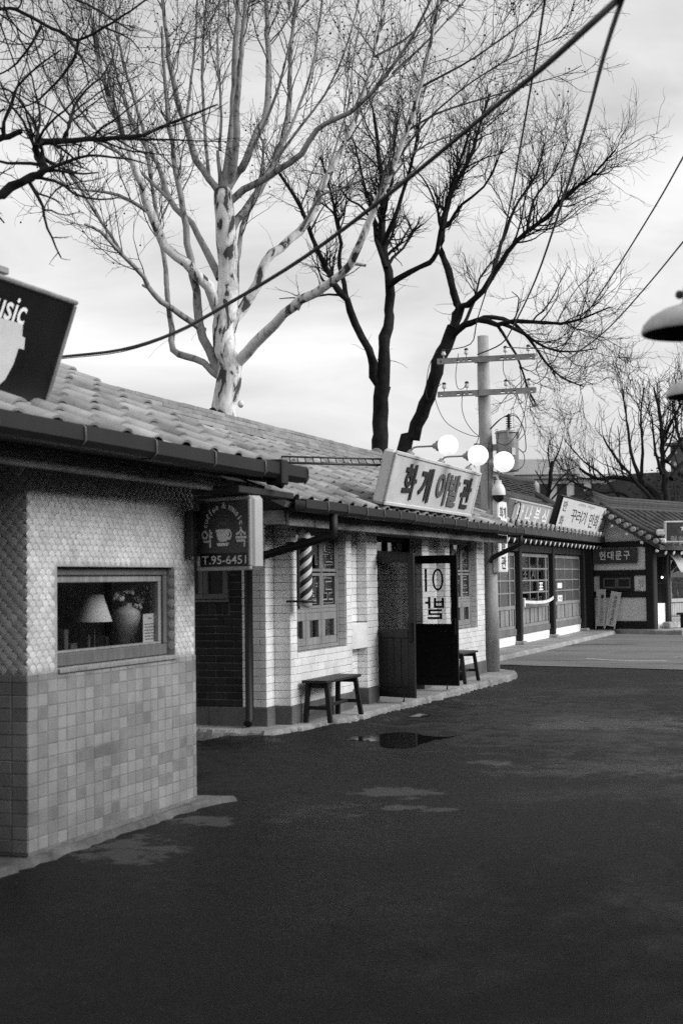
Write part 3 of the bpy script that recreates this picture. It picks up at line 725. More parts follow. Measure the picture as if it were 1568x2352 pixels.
# front windows
def front_window(W_, ncol, texts):
    y0, z0, y1, z1 = W_; X = X2-.125; fr = frame((X, 0, 0), (0, 1, 0), (0, 0, 1)); y0 += .003; y1 -= .012
    m = MB(); t = .05
    m.bbox((y0, z0+.003, -.06), (y1, z0+.045, .03), .005, fr); m.bbox((y0, z1-.05, -.06), (y1, z1-.003, .03), .005, fr)
    m.bbox((y0, z0+.046, -.06), (y0+t, z1-.051, .03), .005, fr); m.bbox((y1-t, z0+.046, -.06), (y1, z1-.051, .03), .005, fr)
    cw = (y1-y0-2*t)/ncol
    for k in range(1, ncol): m.bbox((y0+t+cw*k-.02, z0+.046, -.05), (y0+t+cw*k+.02, z1-.051, .024), .004, fr)
    zb_ = 1.30
    for k in range(ncol): m.bbox((y0+t+cw*k+(.021 if k else .001), zb_-.022, -.05), (y0+t+cw*(k+1)-(.021 if k < ncol-1 else .001), zb_+.022, .022), .004, fr)
    o = m.build('window_frame', 'mid_wood', bs)
    for k in range(ncol):
        a = y0+t+cw*k+(.022 if k else .002); b = y0+t+cw*(k+1)-(.022 if k < ncol-1 else .002)
        s = casement(o, fr, a, b, z0+.048, zb_-.024, .085, 'mid_wood')
        zm = 1.74; casement(o, fr, a, b, zb_+.024, zm-.008, .035, 'mid_wood'); casement(o, fr, a, b, zm+.008, z1-.054, .035, 'mid_wood')
        for row, ch in enumerate(texts[k]):
            if ch == ' ': continue
            zc = (zm+.008+z1-.054)/2 if row == 0 else (zb_+.024+zm-.008)/2
            mt = fr @ T(((a+b)/2, zc, .0)); w, h = (b-a)-.13, .30
            write(bs, ch, mt @ T((0, 0, .001)), w, h, 'letter_soft', .035); write(bs, ch, mt @ T((0, 0, .0035)), w*.93, h*.95, 'sign_black', .005)
front_window(W1, 3, ['  ', '이발', '면도']); front_window(W2, 3, ['  ', '이발', '면도'])
# dark rooms inside
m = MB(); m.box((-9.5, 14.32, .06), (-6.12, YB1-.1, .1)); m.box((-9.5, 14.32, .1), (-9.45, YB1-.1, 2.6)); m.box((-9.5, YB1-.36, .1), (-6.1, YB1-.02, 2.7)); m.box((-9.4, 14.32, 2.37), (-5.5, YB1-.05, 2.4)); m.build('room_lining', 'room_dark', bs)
MB().box((-8.2, 18.7, 1.1), (-8.1, 19.1, 1.9)).build('mirror', 'aluminium', bs)
MB().box((-7.6, 17.9, .8), (-7.2, 18.6, .86)).build('counter', 'sign_pale', bs)
# door frame
XD = X2-.23; frd = frame((XD, 0, 0), (0, 1, 0), (0, 0, 1)); m = MB()
m.bbox((17.275, .11, -.05), (17.345, 2.21, .05), .005, frd); m.bbox((19.205, .11, -.05), (19.272, 2.21, .05), .005, frd)
m.bbox((17.346, 2.15, -.05), (19.204, 2.21, .05), .005, frd); m.bbox((17.346, 1.98, -.05), (19.204, 2.03, .05), .005, frd); m.bbox((18.25, 2.031, -.04), (18.30, 2.149, .04), .005, frd)
dfr = m.build('door_frame', 'dark_wood', bs); MB().box((17.34, 2.02, -.005), (19.21, 2.16, .001), frd).build('pane', 'shop_glass', dfr)
def door_leaf(hinge, tip, planks, letters, side):
    h = Vector(hinge); t = Vector(tip); d = (t-h); W = d.length; fr = frame((h.x, h.y, 0), (d.x, d.y, 0), (0, 0, 1))
    z0, z1 = .165, 1.975; zg0, zg1 = 1.02, 1.86; s = .095; th = .021
    m = MB(); m.bbox((0, z0, -th), (s, z1, th), .005, fr); m.bbox((W-s, z0, -th), (W, z1, th), .005, fr)
    m.bbox((s+.001, z1-.115, -th), (W-s-.001, z1, th), .005, fr); m.bbox((s+.001, .91, -th), (W-s-.001, zg0, th), .005, fr); m.bbox((s+.001, z0, -th), (W-s-.001, z0+.12, th), .005, fr)
    o = m.build('door', 'door_wood' if planks else 'black_paint', bs)
    MB().box((s-.004, zg0-.004, -.003), (W-s+.004, zg1+.004, .003), fr).build('pane', 'glass', o)
    if planks:
        n = 5; w = (W-2*s)/n
        for k in range(n): MB().bbox((s+w*k+.004, z0+.121, -.011), (s+w*(k+1)-.004, .909, .012), .005, fr).build('plank', 'door_wood', o)
    else: MB().bbox((s+.002, z0+.121, -.012), (W-s-.002, .909, .012), .004, fr).build('panel', 'black_paint', o)
    m = MB(); m.bbox((W-s+.02, .86, -.05), (W-.02, 1.10, -th-.001), .008, fr); m.bbox((W-s+.02, .86, th+.001), (W-.02, 1.10, .05), .008, fr); m.build('handle', 'black_paint', o)
    m = MB(); m.tube([fr @ Vector((W-.16, z0+.03, .028)), fr @ Vector((W-.165, z0-.01, .03)), fr @ Vector((W-.17, .112, .035))], [.006, .007, .012], 8); m.build('door_stop', 'metal_dark', o)
    return o, fr, W
door_leaf((-5.92, 17.34), (-5.19, 17.06), True, None, 1)
o, fr, W = door_leaf((-5.92, 19.21), (-5.19, 19.12), False, None, -1)
# lettering on the pane reads from the other side, so it shows reversed here
flip = Matrix.Diagonal((-1, 1, 1, 1))
m = MB(); m.bbox((.095+.55*.30-.017, 1.47, .004), (.095+.55*.30+.017, 1.79, .007), .001, fr); m.build('lettering', 'letter_dark', o)
m = MB(); vs = []
for k in range(33):
    a = 2*math.pi*k/32
    for q in (0, 1): vs.append(fr @ Vector((.095+.55*.63+(.085-.03*q)*math.cos(a), 1.635+(.155-.03*q)*math.sin(a), .006)))
m.add(vs, [(2*i, 2*i+1, 2*i+3, 2*i+2) for i in range(32)]); m.build('lettering', 'letter_dark', o)
write(o, '발', fr @ T((.095+.55*.53, 1.24, .006)) @ flip, .29, .31, 'letter_dark', .012)
# roof
P2 = math.atan(.482); XE2, ZE2 = -5.2, 2.44; Y2A, Y2B = 13.02, 22.88
ROWS2 = 10; L2 = ROWS2*.25+.1
fr = frame((XE2-.05, Y2A, ZE2+.02), (0, 1, 0), (-math.cos(P2), 0, math.sin(P2)))
MB().box((0, 0, -.09), (Y2B-Y2A-.05, L2, -.035), fr).build('roof_deck', 'roof_under', bs)
fb = frame((XE2-.05-2*L2*math.cos(P2), Y2B-.05, ZE2+.02), (0, -1, 0), (math.cos(P2), 0, math.sin(P2)))
MB().box((0, 0, -.09), (Y2B-Y2A-.05, L2-.06, -.035), fb).build('roof_deck', 'roof_under', bs)
pantile_roof(bs, XE2, ZE2, Y2A, Y2B, P2, ROWS2, (Y2B-Y2A)/24, .25, 5)
xr = XE2-.05-L2*math.cos(P2); zr = ZE2+.02+L2*math.sin(P2)
# ridge: courses of flat tiles with a cap
sp = []; rg = random.Random(6)
for k, (dz, hw) in enumerate(((-.03, .20), (.028, .17), (.086, .14), (.144, .11))):
    y = Y2A+.05-(.2 if k % 2 else 0)
    while y < Y2B-.05:
        a, b = max(y, Y2A), min(y+.4, Y2B-.03)
        if b-a > .05: sp.append((tile_box(b-a-.006, 2*hw, .052, .006), T((xr, (a+b)/2, zr+dz+rg.uniform(-.003, .003))) @ Matrix.Rotation(math.pi/2, 4, 'Z') @ Matrix.Rotation(rg.uniform(-.01, .01), 4, 'Y')))
        y += .4
pieces(bs, 'ridge_tile', sp, 'ridge_tile')
m = MB(); m.lathe([(.001, 0), (.12, 0), (.13, .02), (.12, .05), (.001, .06)], 16, T((xr, Y2B-.04, zr+.16)) @ Matrix.Rotation(-math.pi/2, 4, 'X')); m.build('ridge_end', 'ridge_tile', bs)
m = MB(); m.box((xr+.10, Y2A, zr-.13), (xr+.16, Y2B-.06, zr-.03)); m.build('ridge_bed', 'roof_under', bs)
gutter(bs, -5.09, 2.455, 13.12, 23.0, .62, .13, .12)
MB().bbox((-5.385, 13.3, 2.205), (-5.35, 22.85, 2.34), .006).build('fascia', 'fascia', bs)
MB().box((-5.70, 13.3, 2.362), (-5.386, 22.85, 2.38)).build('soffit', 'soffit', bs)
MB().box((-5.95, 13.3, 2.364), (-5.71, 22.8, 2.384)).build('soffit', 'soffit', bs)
MB().box((-5.37, 13.2, 2.345), (-5.2, 22.88, 2.36)).build('eave_board', 'soffit', bs)
MB().bbox((-9.4, 13.28, 2.215), (-5.39, 13.32, 2.36), .006).build('gable_board', 'fascia', bs)
m = MB(); m.prism([(-9.6+.3, 2.385), (-5.5, 2.385), (xr, zr-.12)], .1, frame((0, 14.2, 0), (1, 0, 0), (0, 0, 1))); m.build('gable_wall', 'brick_mortar', bs)
# rain pipes
m = MB()
xg = -5.15; p0 = Vector((xg, 14.05, 2.34)); a1 = Vector((xg, 14.05, 2.12)); a2 = Vector((-5.97, 13.93, 1.90)); a3 = Vector((-6.09, 13.96, 1.80)); a4 = Vector((-6.09, 13.96, .19)); a5 = Vector((-6.08, 13.88, .14))
m.tube([p0, p0*.3+a1*.7, a1, a1*.9+a2*.1, a2, a3, a4, a5], .045, 12); m.build('rain_pipe', 'gutter', bs)
m = MB(); p0 = Vector((-5.15, 22.93, 2.36)); a1 = Vector((-5.15, 22.93, 2.2)); a2 = Vector((-5.62, 22.9, 1.98)); a3 = Vector((-5.66, 22.9, 1.9)); a4 = Vector((-5.66, 22.9, .15))
m.tube([p0, a1, a1*.88+a2*.12, a2, a3], .04, 12); m.build('rain_pipe', 'gutter', bs)
st = thing('loose_stone', 'small loose stone by the base of the dark brick side wall', 'stone', at_z(533, 1646, .1)); MB().sphere(Vector(st.location)+Vector((0, 0, .03)), .045, 10, (1.2, .9, .7)).build('stone_body', 'stone', st)

# ================================================================== SIGNS OF THE COFFEE SHOP
def cup(parent, fr, s, mat):      # flat coffee-cup emblem about 1.0*s wide
    pl = [(-.5, .32), (.42, .32), (.40, .10), (.33, -.10), (.22, -.24), (.16, -.27), (-.24, -.27), (-.34, -.18), (-.43, .0), (-.48, .18)]
    MB().prism([(x*s, y*s) for x, y in pl][::-1], .003, fr).build('cup_emblem', mat, parent)
    ring = MB(); n = 14; vs = []
    for k in range(n+1):
        a = -1.9+k*(1.45+1.9)/n
        for r in (.13, .215): vs.append(fr @ Vector(((.36+r*.95*math.cos(a))*s, (.06+r*1.2*math.sin(a))*s, .0035)))
    ring.add(vs, [(2*i, 2*i+1, 2*i+3, 2*i+2) for i in range(n)]); ring.build('cup_handle', mat, parent)
    MB().prism([(-.46*s, -.33*s), (-.38*s, -.48*s), (.28*s, -.48*s), (.38*s, -.33*s)], .003, fr).build('saucer_emblem', mat, parent)
def light_box(parent, fr, w, h, d, rim, mat_rim, mat_face, bev=.03):
    """sign box: local x right, y up, front at z = 0"""
    m = MB()
    m.bbox((0, 0, -d), (w, h, -.012), bev, fr); m.build('box_body', mat_rim, parent)
    m = MB(); m.bbox((0, 0, -.0115), (w, rim, .012), .008, fr); m.bbox((0, h-rim, -.0115), (w, h, .012), .008, fr); m.bbox((0, rim+.0005, -.0115), (rim, h-rim-.0005, .012), .008, fr); m.bbox((w-rim, rim+.0005, -.0115), (w, h-rim-.0005, .012), .008, fr)
    m.build('frame', mat_rim, parent)
    MB().box((rim-.003, rim-.003, -.0114), (w-rim+.003, h-rim+.003, -.002), fr).build('face_panel', mat_face, parent)

def arc_text(parent, fr, s_, R, a0, a1, size, mat, bold):
    chars = [c for c in s_]; n = len(chars)
    for k, c in enumerate(chars):
        if c == ' ': continue
        a = a0+(a1-a0)*k/(n-1); me = text_mesh(c, size, bold); me.materials.append(M[mat])
        n_ = len(me.vertices); arr = np.empty(n_*3, np.float32); me.vertices.foreach_get('co', arr); hgt = arr.reshape(-1, 3)[:, 1].max()
        obj('lettering', me, parent, fr @ Matrix.Rotation(a, 4, 'Z') @ T((0, R+hgt-.35*size, 0)))

# roof sign
tilt = RAD(19.5); c0 = at_x(104, 942, -4.5)
rs = thing('roof_sign', 'large dark lightbox sign with white cup tilted out on the near roof at left', 'sign', (-4.6, 6.6, 2.69))
w_, h_ = 2.2, .675
FR = frame(Vector((c0.x, c0.y-w_, c0.z)), (0, 1, 0), (math.sin(tilt), 0, math.cos(tilt)))
light_box(rs, FR, w_, h_, .16, .028, 'metal_grey', 'sign_black', .02)
me = text_mesh('coffee & music', .205, .012); me.materials.append(M['letter_pale'])
obj('lettering', me, rs, FR @ T((w_-.47-(max(v.co.x for v in me.vertices)), .535, .0015)) @ Matrix.Rotation(-.03, 4, 'Z'))
MB().prism([(w_+x, y) for x, y in [(-.477,.45),(-.45,.385),(-.417,.38),(-.395,.315),(-.45,.315),(-.455,.217),(-.49,.125),(-.56,.06),(-1.2,.06),(-1.35,.2),(-1.42,.45)]][::-1], .003, FR @ T((0, 0, -.001))).build('cup_emblem', 'cup_pale', rs)
for yy in (c0.y-.25, c0.y-1.4):
    m = MB(); m.tube([(c0.x-.06, yy, c0.z+.02), (c0.x-.10, yy, c0.z-.12)], .018, 6); m.tube([(c0.x+.10, yy, c0.z+.5), (c0.x-.9, yy, c0.z+.32)], .015, 6); m.build('strut', 'metal_dark', rs)
q = at_x(4, 616, -4.45); MB().bbox((q.x-.05, q.y-.12, q.z-.03), (q.x+.02, q.y+.05, q.z+.01), .006).build('top_bracket', 'metal_grey', rs)

# blade sign
bl = thing('blade_sign', 'square coffee-cup blade sign hanging at the near shop corner', 'sign', (-4.5, 9.6, 1.7))
ang = RAD(20); ex = Vector((math.cos(ang), -math.sin(ang), 0))
tip = at_y(578, 1309, 9.50); bw_, bh_ = .558, .545
org = tip-ex*bw_; FBL = frame((org.x, org.y, tip.z), ex, (0, 0, 1))
light_box(bl, FBL, bw_, bh_, .15, .028, 'sign_grey', 'sign_mid', .028)
MB().box((.03, .031, -.0015), (bw_-.03, .128, .0005), FBL).build('number_band', 'sign_black', bl)
write(bl, 'T.95-6451', FBL @ T((bw_/2, .078, .002)), .455, .062, 'letter_pale', .004)
cup(bl, FBL @ T((.275, .255, -.001)), .155, 'letter_pale')
write(bl, '약', FBL @ T((.105, .24, .001)), .115, .135, 'letter_pale', .022); write(bl, '속', FBL @ T((.455, .245, .001)), .115, .145, 'letter_pale', .022)
arc_text(bl, FBL @ T((.275, .285, .001)), 'coffee & music', .195, RAD(76), RAD(-70), .064, 'letter_pale', .03)
st_ = MB(); pts = [(.235, .315), (.222, .335), (.235, .35), (.27, .352), (.30, .358), (.305, .378), (.298, .388)]
st_.tube([FBL @ Vector((x, y, .002)) for x, y in pts], .0022, 5); st_.tube([FBL @ Vector((x+.018, y-.012, .002)) for x, y in pts[:-1]], .0018, 5); st_.build('steam_line', 'letter_soft', bl)
MB().bbox((X1+.012, 9.52, 1.84), (X1+.07, 9.66, 2.18), .006).build('wall_bracket', 'metal_dark', bl)
m = MB(); m.tube([FBL @ Vector((.02, .42, -.08)), (X1-.05, 9.63, tip.z+.42)], .016, 6); m.tube([FBL @ Vector((.02, .16, -.08)), (X1-.05, 9.63, tip.z+.16)], .016, 6); m.build('arm', 'metal_dark', bl)

# ================================================================== BARBERSHOP SIGN, LAMPS, POLE, BENCHES
tb = RAD(15); cbl = at_x(881, 1158, -5.16); cbr = at_x(1080, 1190, -5.16)
bg_ = thing('roof_sign', 'long pale lightbox with dark raised letters on the barbershop roof', 'sign', (-5.25, 17.8, 2.55))
wS = cbr.y-cbl.y; hS = .655
FS = frame((-5.16, cbl.y, (cbl.z+cbr.z)/2), (0, 1, 0), (math.sin(tb), 0, math.cos(tb)))
light_box(bg_, FS, wS, hS, .16, .045, 'sign_pale', 'sign_pale', .03)
lx = [(.17, '화', 'letter_dark'), (.335, '개', 'letter_dark'), (.525, '이', 'letter_mid'), (.67, '발', 'letter_mid'), (.83, '관', 'letter_dark')]
for k, (u, ch, mt) in enumerate(lx):
    write(bg_, ch, FS @ T((wS*(u+.02), hS*.50, .012)), wS*.125, .44, mt, .028, extrude=.005)
for u in (.07, .3, .62, .9): MB().bbox((wS*u, -.10, -.16), (wS*u+.04, -.001, -.06), .005, FS).build('foot', 'metal_dark', bg_)
m = MB(); a = FS @ Vector((.1, .45, -.16)); b = Vector((-6.05, cbl.y-.95, 2.98)); m.tube([a, b], .016, 6); m.build('stay', 'metal_dark', bg_)
# truss-like stay: cross rungs
m = MB(); b2 = b+Vector((0, 0, .07)); a2 = a+Vector((0, 0, .07)); m.tube([a2, b2], .012, 6)
for k in range(14):
    p = a+(b-a)*(k/13); q = a2+(b2-a2)*((k+.5)/13.5); m.tube([p, q], .007, 4, False)
m.build('stay', 'metal_dark', bg_)
for k, (bx, by, gx, gy) in enumerate(((941, 1049, 1028, 1023), (1012, 1064, 1097, 1046), (1074, 1083, 1156, 1061))):
    top = FS @ Vector((0, hS, -.1)); bpos = at_x(bx, by, top.x); yb_ = bpos.y
    L_ = thing('globe_lamp', ['lit white globe lamp on a bent arm, leftmost over the barbershop sign', 'lit white globe lamp on a bent arm, middle one over the barbershop sign', 'lit white globe lamp on a bent arm, rightmost, before the transformer'][k], 'lamp', (top.x, yb_, top.z), 'globe lamps over the barbershop sign')
    g = at_y(gx, gy, yb_); R = .128*(yb_+1.2)/18
    col = g.x-R-.05
    p0 = Vector((top.x, yb_, top.z-.005)); zt_ = g.z
    m = MB(); m.lathe([(.06, 0), (.055, .02), (.02, .045), (.013, .06)], 12, T(p0)); m.build('base', 'metal_grey', L_)
    m = MB(); m.tube([p0+Vector((0, 0, .04)), Vector((top.x, yb_, zt_-.09)), Vector((top.x+.015, yb_, zt_-.04)), Vector((top.x+.05, yb_, zt_-.008)), Vector((top.x+.1, yb_, zt_)), Vector((col, yb_, zt_))], .012, 8); m.build('arm', 'metal_grey', L_)
    m = MB(); m.lathe([(.012, -.02), (.03, -.01), (.04, .02), (.062, .035), (.066, .06), (.05, .075)], 16, T((col, yb_, zt_)) @ Matrix.Rotation(math.pi/2, 4, 'Y')); m.build('collar', 'metal_grey', L_)
    MB().sphere(g, R, 28).build('globe', 'globe', L_)

# barber pole
bp = thing('barber_pole', 'striped barber pole in a black bracket beside the first barbershop window', 'barber pole', (-5.6, 14.5, 1.4))
pc_ = at_x(700, 1320, -5.585); zt_, zb_ = at_x(700, 1236, -5.585).z, at_x(700, 1379, -5.585).z; R = .078; Hh_ = zt_-zb_
MB().lathe([(R, 0), (R, Hh_)], 32, T((pc_.x, pc_.y, zb_))).build('tube', 'sign_white', bp)
MB().lathe([(R*.9, 0), (R*.86, .04), (R*.6, .085), (.001, .10)], 24, T((pc_.x, pc_.y, zt_))).build('top_cap', 'sign_white', bp)
MB().lathe([(.001, -.085), (R*.5, -.08), (R*.95, -.06), (R*.98, -.02), (R*1.02, 0)], 24, T((pc_.x, pc_.y, zb_-.002))).build('bottom_cap', 'aluminium', bp)
pitch_ = .36
for s_ in range(3):
    n = 40; vs = []
    z_lo = -pitch_
    for k in range(n*3+1):
        th = 2*math.pi*k/n; zc = z_lo+pitch_*k/n+s_*pitch_/3
        for dz in (0, .062):
            z = min(max(zc+dz, 0), Hh_); vs.append((pc_.x+(R+.0012)*math.cos(th), pc_.y+(R+.0012)*math.sin(th), zb_+z))
    MB().add(vs, [(2*i, 2*i+2, 2*i+3, 2*i+1) for i in range(n*3)], True).build('stripe', 'letter_dark', bp)
m = MB(); yv = pc_.y-.115; xv = pc_.x-.03
m.bbox((xv-.012, yv-.012, zb_-.09), (xv+.012, yv+.012, zt_-.03), .003); m.build('bracket_post', 'metal_dark', bp)
for z in (zb_-.008, zt_-.055):
    m = MB(); m.bbox((xv-.14, yv-.01, z-.012), (xv-.013, yv+.01, z+.012), .003); m.bbox((xv-.02, yv+.013, z-.012), (xv+.0, yv+.2, z+.012), .003); m.lathe([(R+.004, -.012), (R+.012, -.012), (R+.012, .012), (R+.004, .012), (R+.004, -.012)], 24, T((pc_.x, pc_.y, z))); m.build('bracket_arm', 'metal_dark', bp)
m = MB(); m.tube([(xv, yv, zb_-.06), (xv+.02, yv-.05, zb_-.075), (xv+.02, yv-.06, zb_-.03)], .008, 6); m.build('hook', 'metal_dark', bp)

def bench(x0, x1, y0, y1, zt, label):
    b = thing('bench', label, 'bench', ((x0+x1)/2, (y0+y1)/2, .1), 'benches outside the barbershop'); r = random.Random(int(y0*10))
    n = 2; w = (x1-x0)/n
    for k in range(n): MB().bbox((x0+w*k+.002, y0-.05, zt-.03), (x0+w*(k+1)-.002, y1+.05, zt+r.uniform(-.002, .003)), .006).build('seat_plank', 'bench_wood', b)
    for sx in (0, 1):
        for sy in (0, 1):
            t = Vector((x0+.045 if sx == 0 else x1-.045, y0+.05 if sy == 0 else y1-.05, zt-.03)); f = t+Vector((-.02 if sx == 0 else .055, -.04 if sy == 0 else .04, .101-t.z))
            m = MB(); h = .024; vs = [f+Vector((a, c, 0)) for a, c in ((-h, -h), (h, -h), (h, h), (-h, h))]+[t+Vector((a, c, 0)) for a, c in ((-h, -h), (h, -h), (h, h), (-h, h))]
            m.add(vs, [(3, 2, 1, 0), (4, 5, 6, 7), (0, 1, 5, 4), (1, 2, 6, 5), (2, 3, 7, 6), (3, 0, 4, 7)]); m.build('leg', 'dark_wood', b)
    for yy in (y0+.03, y1-.03): MB().bbox((x0+.05, yy-.015, .24), (x1-.02, yy+.015, .28), .003).build('cross_rail', 'dark_wood', b)
    for yy in (y0+.055, y1-.055): MB().bbox((x0+.03, yy-.014, zt-.085), (x1-.03, yy+.014, zt-.032), .003).build('apron', 'dark_wood', b)
    MB().bbox(((x0+x1)/2-.015, y0+.046, .245), ((x0+x1)/2+.02, y1-.046, .277), .003).build('stretcher', 'dark_wood', b)
bench(-5.70, -5.40, 14.52, 15.56, .56, 'dark wooden bench under the near barbershop window')
bench(-5.70, -5.42, 20.25, 21.05, .555, 'dark wooden bench beyond the open barbershop door')

# ================================================================== UTILITY POLE
px0, py0 = -5.705, 23.1
up = thing('utility_pole', 'pale concrete utility pole with two steel crossarms at the barbershop corner', 'utility pole', (px0, py0, 0))
MB().tube([(px0, py0, -.02), (px0-.01, py0, 1.5), (px0-.03, py0, 3.5), (px0-.055, py0, 5.70)], [.135, .126, .11, .092], 24).build('post', 'pole_concrete', up)
arms = []
for k, zc in enumerate((5.30, 4.74)):
    ya = py0-.155; x0, x1 = -6.52, -4.85; fr = frame((x0, ya, zc-.05), (1, 0, -.012), (0, 0, 1)); L_ = x1-x0
    holes = [(L_*f_, .028, L_*f_+w_h, .062) for f_, w_h in ((.03, .03), (.2, .05), (.27, .02), (.32, .06), (.65, .06), (.72, .02), (.77, .05), (.95, .03))]
    m = MB(); wall_with_holes(m, fr, L_, .09, holes, .008); m.box((0, .0905, -.06), (L_, .0985, .004), fr); m.box((0, .05, -.062), (L_, .0895, -.054), fr)
    a = m.build('crossarm', 'metal_grey', up)
    MB().box((-.11, -.02, -.075), (.11, .02, -.066), frame((px0-.05, ya-.015, zc), (1, 0, 0), (0, 1, 0)) ).build('arm_plate', 'metal_dark', a)
    MB().tube([(px0-.18, ya+.01, zc), (px0-.16, py0+.12, zc), (px0-.04, py0+.15, zc), (px0+.08, py0+.12, zc), (px0+.1, ya+.01, zc)], .012, 6).build('clamp', 'metal_dark', a)
    for u in (.065, .30, .70, .93):
        p = fr @ Vector((L_*u, .1, -.03)); m = MB(); m.tube([p+Vector((0, 0, -.02)), p+Vector((0, 0, .06))], .008, 6); m.lathe([(.032, .05), (.036, .06), (.036, .09), (.024, .10), (.03, .115), (.03, .125)], 12, T(p)); ins = m.build('insulator', 'ceramic', up)
        MB().lathe([(.031, .118), (.037, .125), (.034, .14), (.015, .155), (.001, .157)], 12, T(p)).build('insulator_cap', 'metal_dark', ins)
    arms.append([fr @ Vector((L_*u, .1, -.03))+Vector((0, 0, .13)) for u in (.065, .30, .70, .93)])
# clamp band and transformer
zb2 = 3.82
m = MB(); m.lathe([(.116, -.06), (.124, -.06), (.124, .06), (.116, .06)], 20, T((px0-.035, py0, zb2))); m.build('clamp_band', 'metal_grey', up)
MB().bbox((px0-.21, py0-.14, zb2-.07), (px0-.13, py0-.02, zb2+.07), .006).build('clamp_bracket', 'metal_grey', up)
tr = thing('transformer', 'grey cylindrical transformer hung on the utility pole', 'transformer', (-5.29, py0, 3.4))
tc_ = at_y(1164, 1000, py0); tzt, tzb = at_y(1164, 996, py0).z, at_y(1164, 1083, py0).z; tR = .185
MB().lathe([(.001, 0), (tR*.95, 0), (tR, .02), (tR, tzt-tzb)], 32, T((tc_.x, py0, tzb))).build('tank', 'metal_grey', tr)
MB().lathe([(tR+.012, 0), (tR+.02, .005), (tR+.02, .022), (tR*.7, .05), (.001, .06)], 32, T((tc_.x, py0, tzt))).build('lid', 'metal_grey', tr)
prof = [(.02, 0)]
for k in range(6): z = .03+k*.038; prof += [(.022, z), (.052, z+.008), (.05, z+.014), (.022, z+.022)]
prof += [(.018, .27), (.001, .29)]
MB().lathe(prof, 16, T((tc_.x+.03, py0, tzt+.05))).build('bushing', 'metal_dark', tr)
for a in (-2.4, -1.3, -.2):
    p = Vector((tc_.x+(tR+.012)*math.cos(a), py0+(tR+.012)*math.sin(a), tzt)); m = MB(); m.bbox(p-Vector((.018, .018, .09)), p+Vector((.018, .018, .02)), .004); m.tube([p+Vector((.02*math.cos(t), 0, .05+.02*math.sin(t))) for t in [i*.7 for i in range(10)]], .005, 5); m.build('lug', 'metal_grey', tr)
MB().bbox((px0+.09, py0-.05, zb2-.05), (tc_.x-tR+.02, py0+.05, zb2+.05), .006).build('hanger', 'metal_grey', tr)
MB().bbox((px0+.08, py0-.05, zb2-.5), (tc_.x-tR+.02, py0+.05, zb2-.42), .006).build('hanger', 'metal_grey', tr)
pn = Vector((tc_.x+tR*.72, py0-tR*.72, tzb+.32)); MB().bbox((-.035, -.06, -.004), (.035, .06, .006), .003, frame(pn, (.7, .7, 0), (0, 0, 1))).build('name_plate', 'aluminium', tr)
# security camera dome
q = at_y(1144, 1128, py0-.1); sc_ = thing('security_camera', 'white dome security camera on the utility pole below the lamps', 'camera', q)
MB().lathe([(.11, -.07), (.115, -.05), (.11, .03), (.085, .09), (.055, .13), (.05, .18), (.001, .185)], 24, T((q.x, q.y, q.z))).build('housing', 'white_paint', sc_)
MB().lathe([(.001, -.19), (.05, -.175), (.085, -.13), (.09, -.0705)], 20, T((q.x, q.y, q.z))).build('dome', 'sign_black', sc_)
MB().tube([(q.x, q.y, q.z+.17), (q.x-.03, q.y+.02, q.z+.26), (px0+.05, py0, q.z+.26)], .02, 8).build('bracket', 'white_paint', sc_)
# vertical sign
vsn = thing('vertical_sign', 'narrow upright white sign box with dark letters on the utility pole', 'sign', (-5.5, 23.2, 1.72))
q0 = at_y(1129, 1150, 22.99); q1 = at_y(1146, 1315, 22.99)
xl_, xr_ = q0.x, q1.x; z0_, z1_ = q1.z, q0.z; y1_ = at_x(1165, 1230, xr_).y
MB().bbox((xl_, 22.99, z0_), (xr_-.003, y1_, z1_), .012).build('box_body', 'sign_white', vsn)
FV = frame((xr_, 22.99, 0), (0, 1, 0), (0, 0, 1)); wv_ = y1_-22.99
MB().box((.02, z0_+.03, -.0028), (wv_-.02, z1_-.03, .001), FV).build('face_panel', 'white_paint', vsn)
for k, (s_, zc) in enumerate((('화개', 2.74), ('이', 2.48), ('발', 2.22), ('관', 1.90))): write(vsn, s_, FV @ T((wv_*.5, zc, .003)), wv_*(.72 if k == 0 else .55), .19 if k == 0 else .22, 'letter_dark', .03)

# ================================================================== CABLES
def cable(label, pts, r, n=6, name='cable', sag=0, strands=1):
    P_ = [Vector(p) for p in pts]; out = []
    for i in range(len(P_)-1):
        for k in range(8 if len(P_) < 6 else 4): 
            nn = 8 if len(P_) < 6 else 4; t = k/nn
            a, b, c, d = P_[max(i-1, 0)], P_[i], P_[i+1], P_[min(i+2, len(P_)-1)]
            out.append(.5*((2*b)+(c-a)*t+(2*a-5*b+4*c-d)*t*t+(3*b-a-3*c+d)*t**3))
    out.append(P_[-1]); o = MB().tube(out, r, n).build(name, 'cable'); tag(o, label, 'cable'); return o
def pxs(l, y0, y1): return [at_y(x, y, y0+(y1-y0)*k/(len(l)-1)) for k, (x, y) in enumerate(l)]
hub = at_y(1424, -8, 5.2)
cable('thick black cable crossing the sky from the near roof sign to the top right', pxs([(120, 822), (155, 818), (280, 803), (400, 765), (520, 700), (700, 590), (900, 440), (1100, 275), (1250, 150), (1360, 50), (1424, -8)], 11.5, 5.2), .0125)
cable('thin wire twisted just below the thick sky cable', pxs([(120, 826), (160, 822), (280, 808), (400, 768), (520, 703), (700, 593), (900, 444), (1100, 279), (1250, 158), (1360, 60), (1430, -4)], 11.5, 5.22), .004)
t1 = arms[0]
cable('black cable sagging from the top right down to the upper crossarm', [(hub.x+.01, hub.y, hub.z)]+pxs([(1385, 130), (1340, 300), (1285, 480), (1230, 640), (1180, 745), (1150, 790)], 6.6, 22)+[t1[1]+Vector((.2, -.02, -.1))], .011)
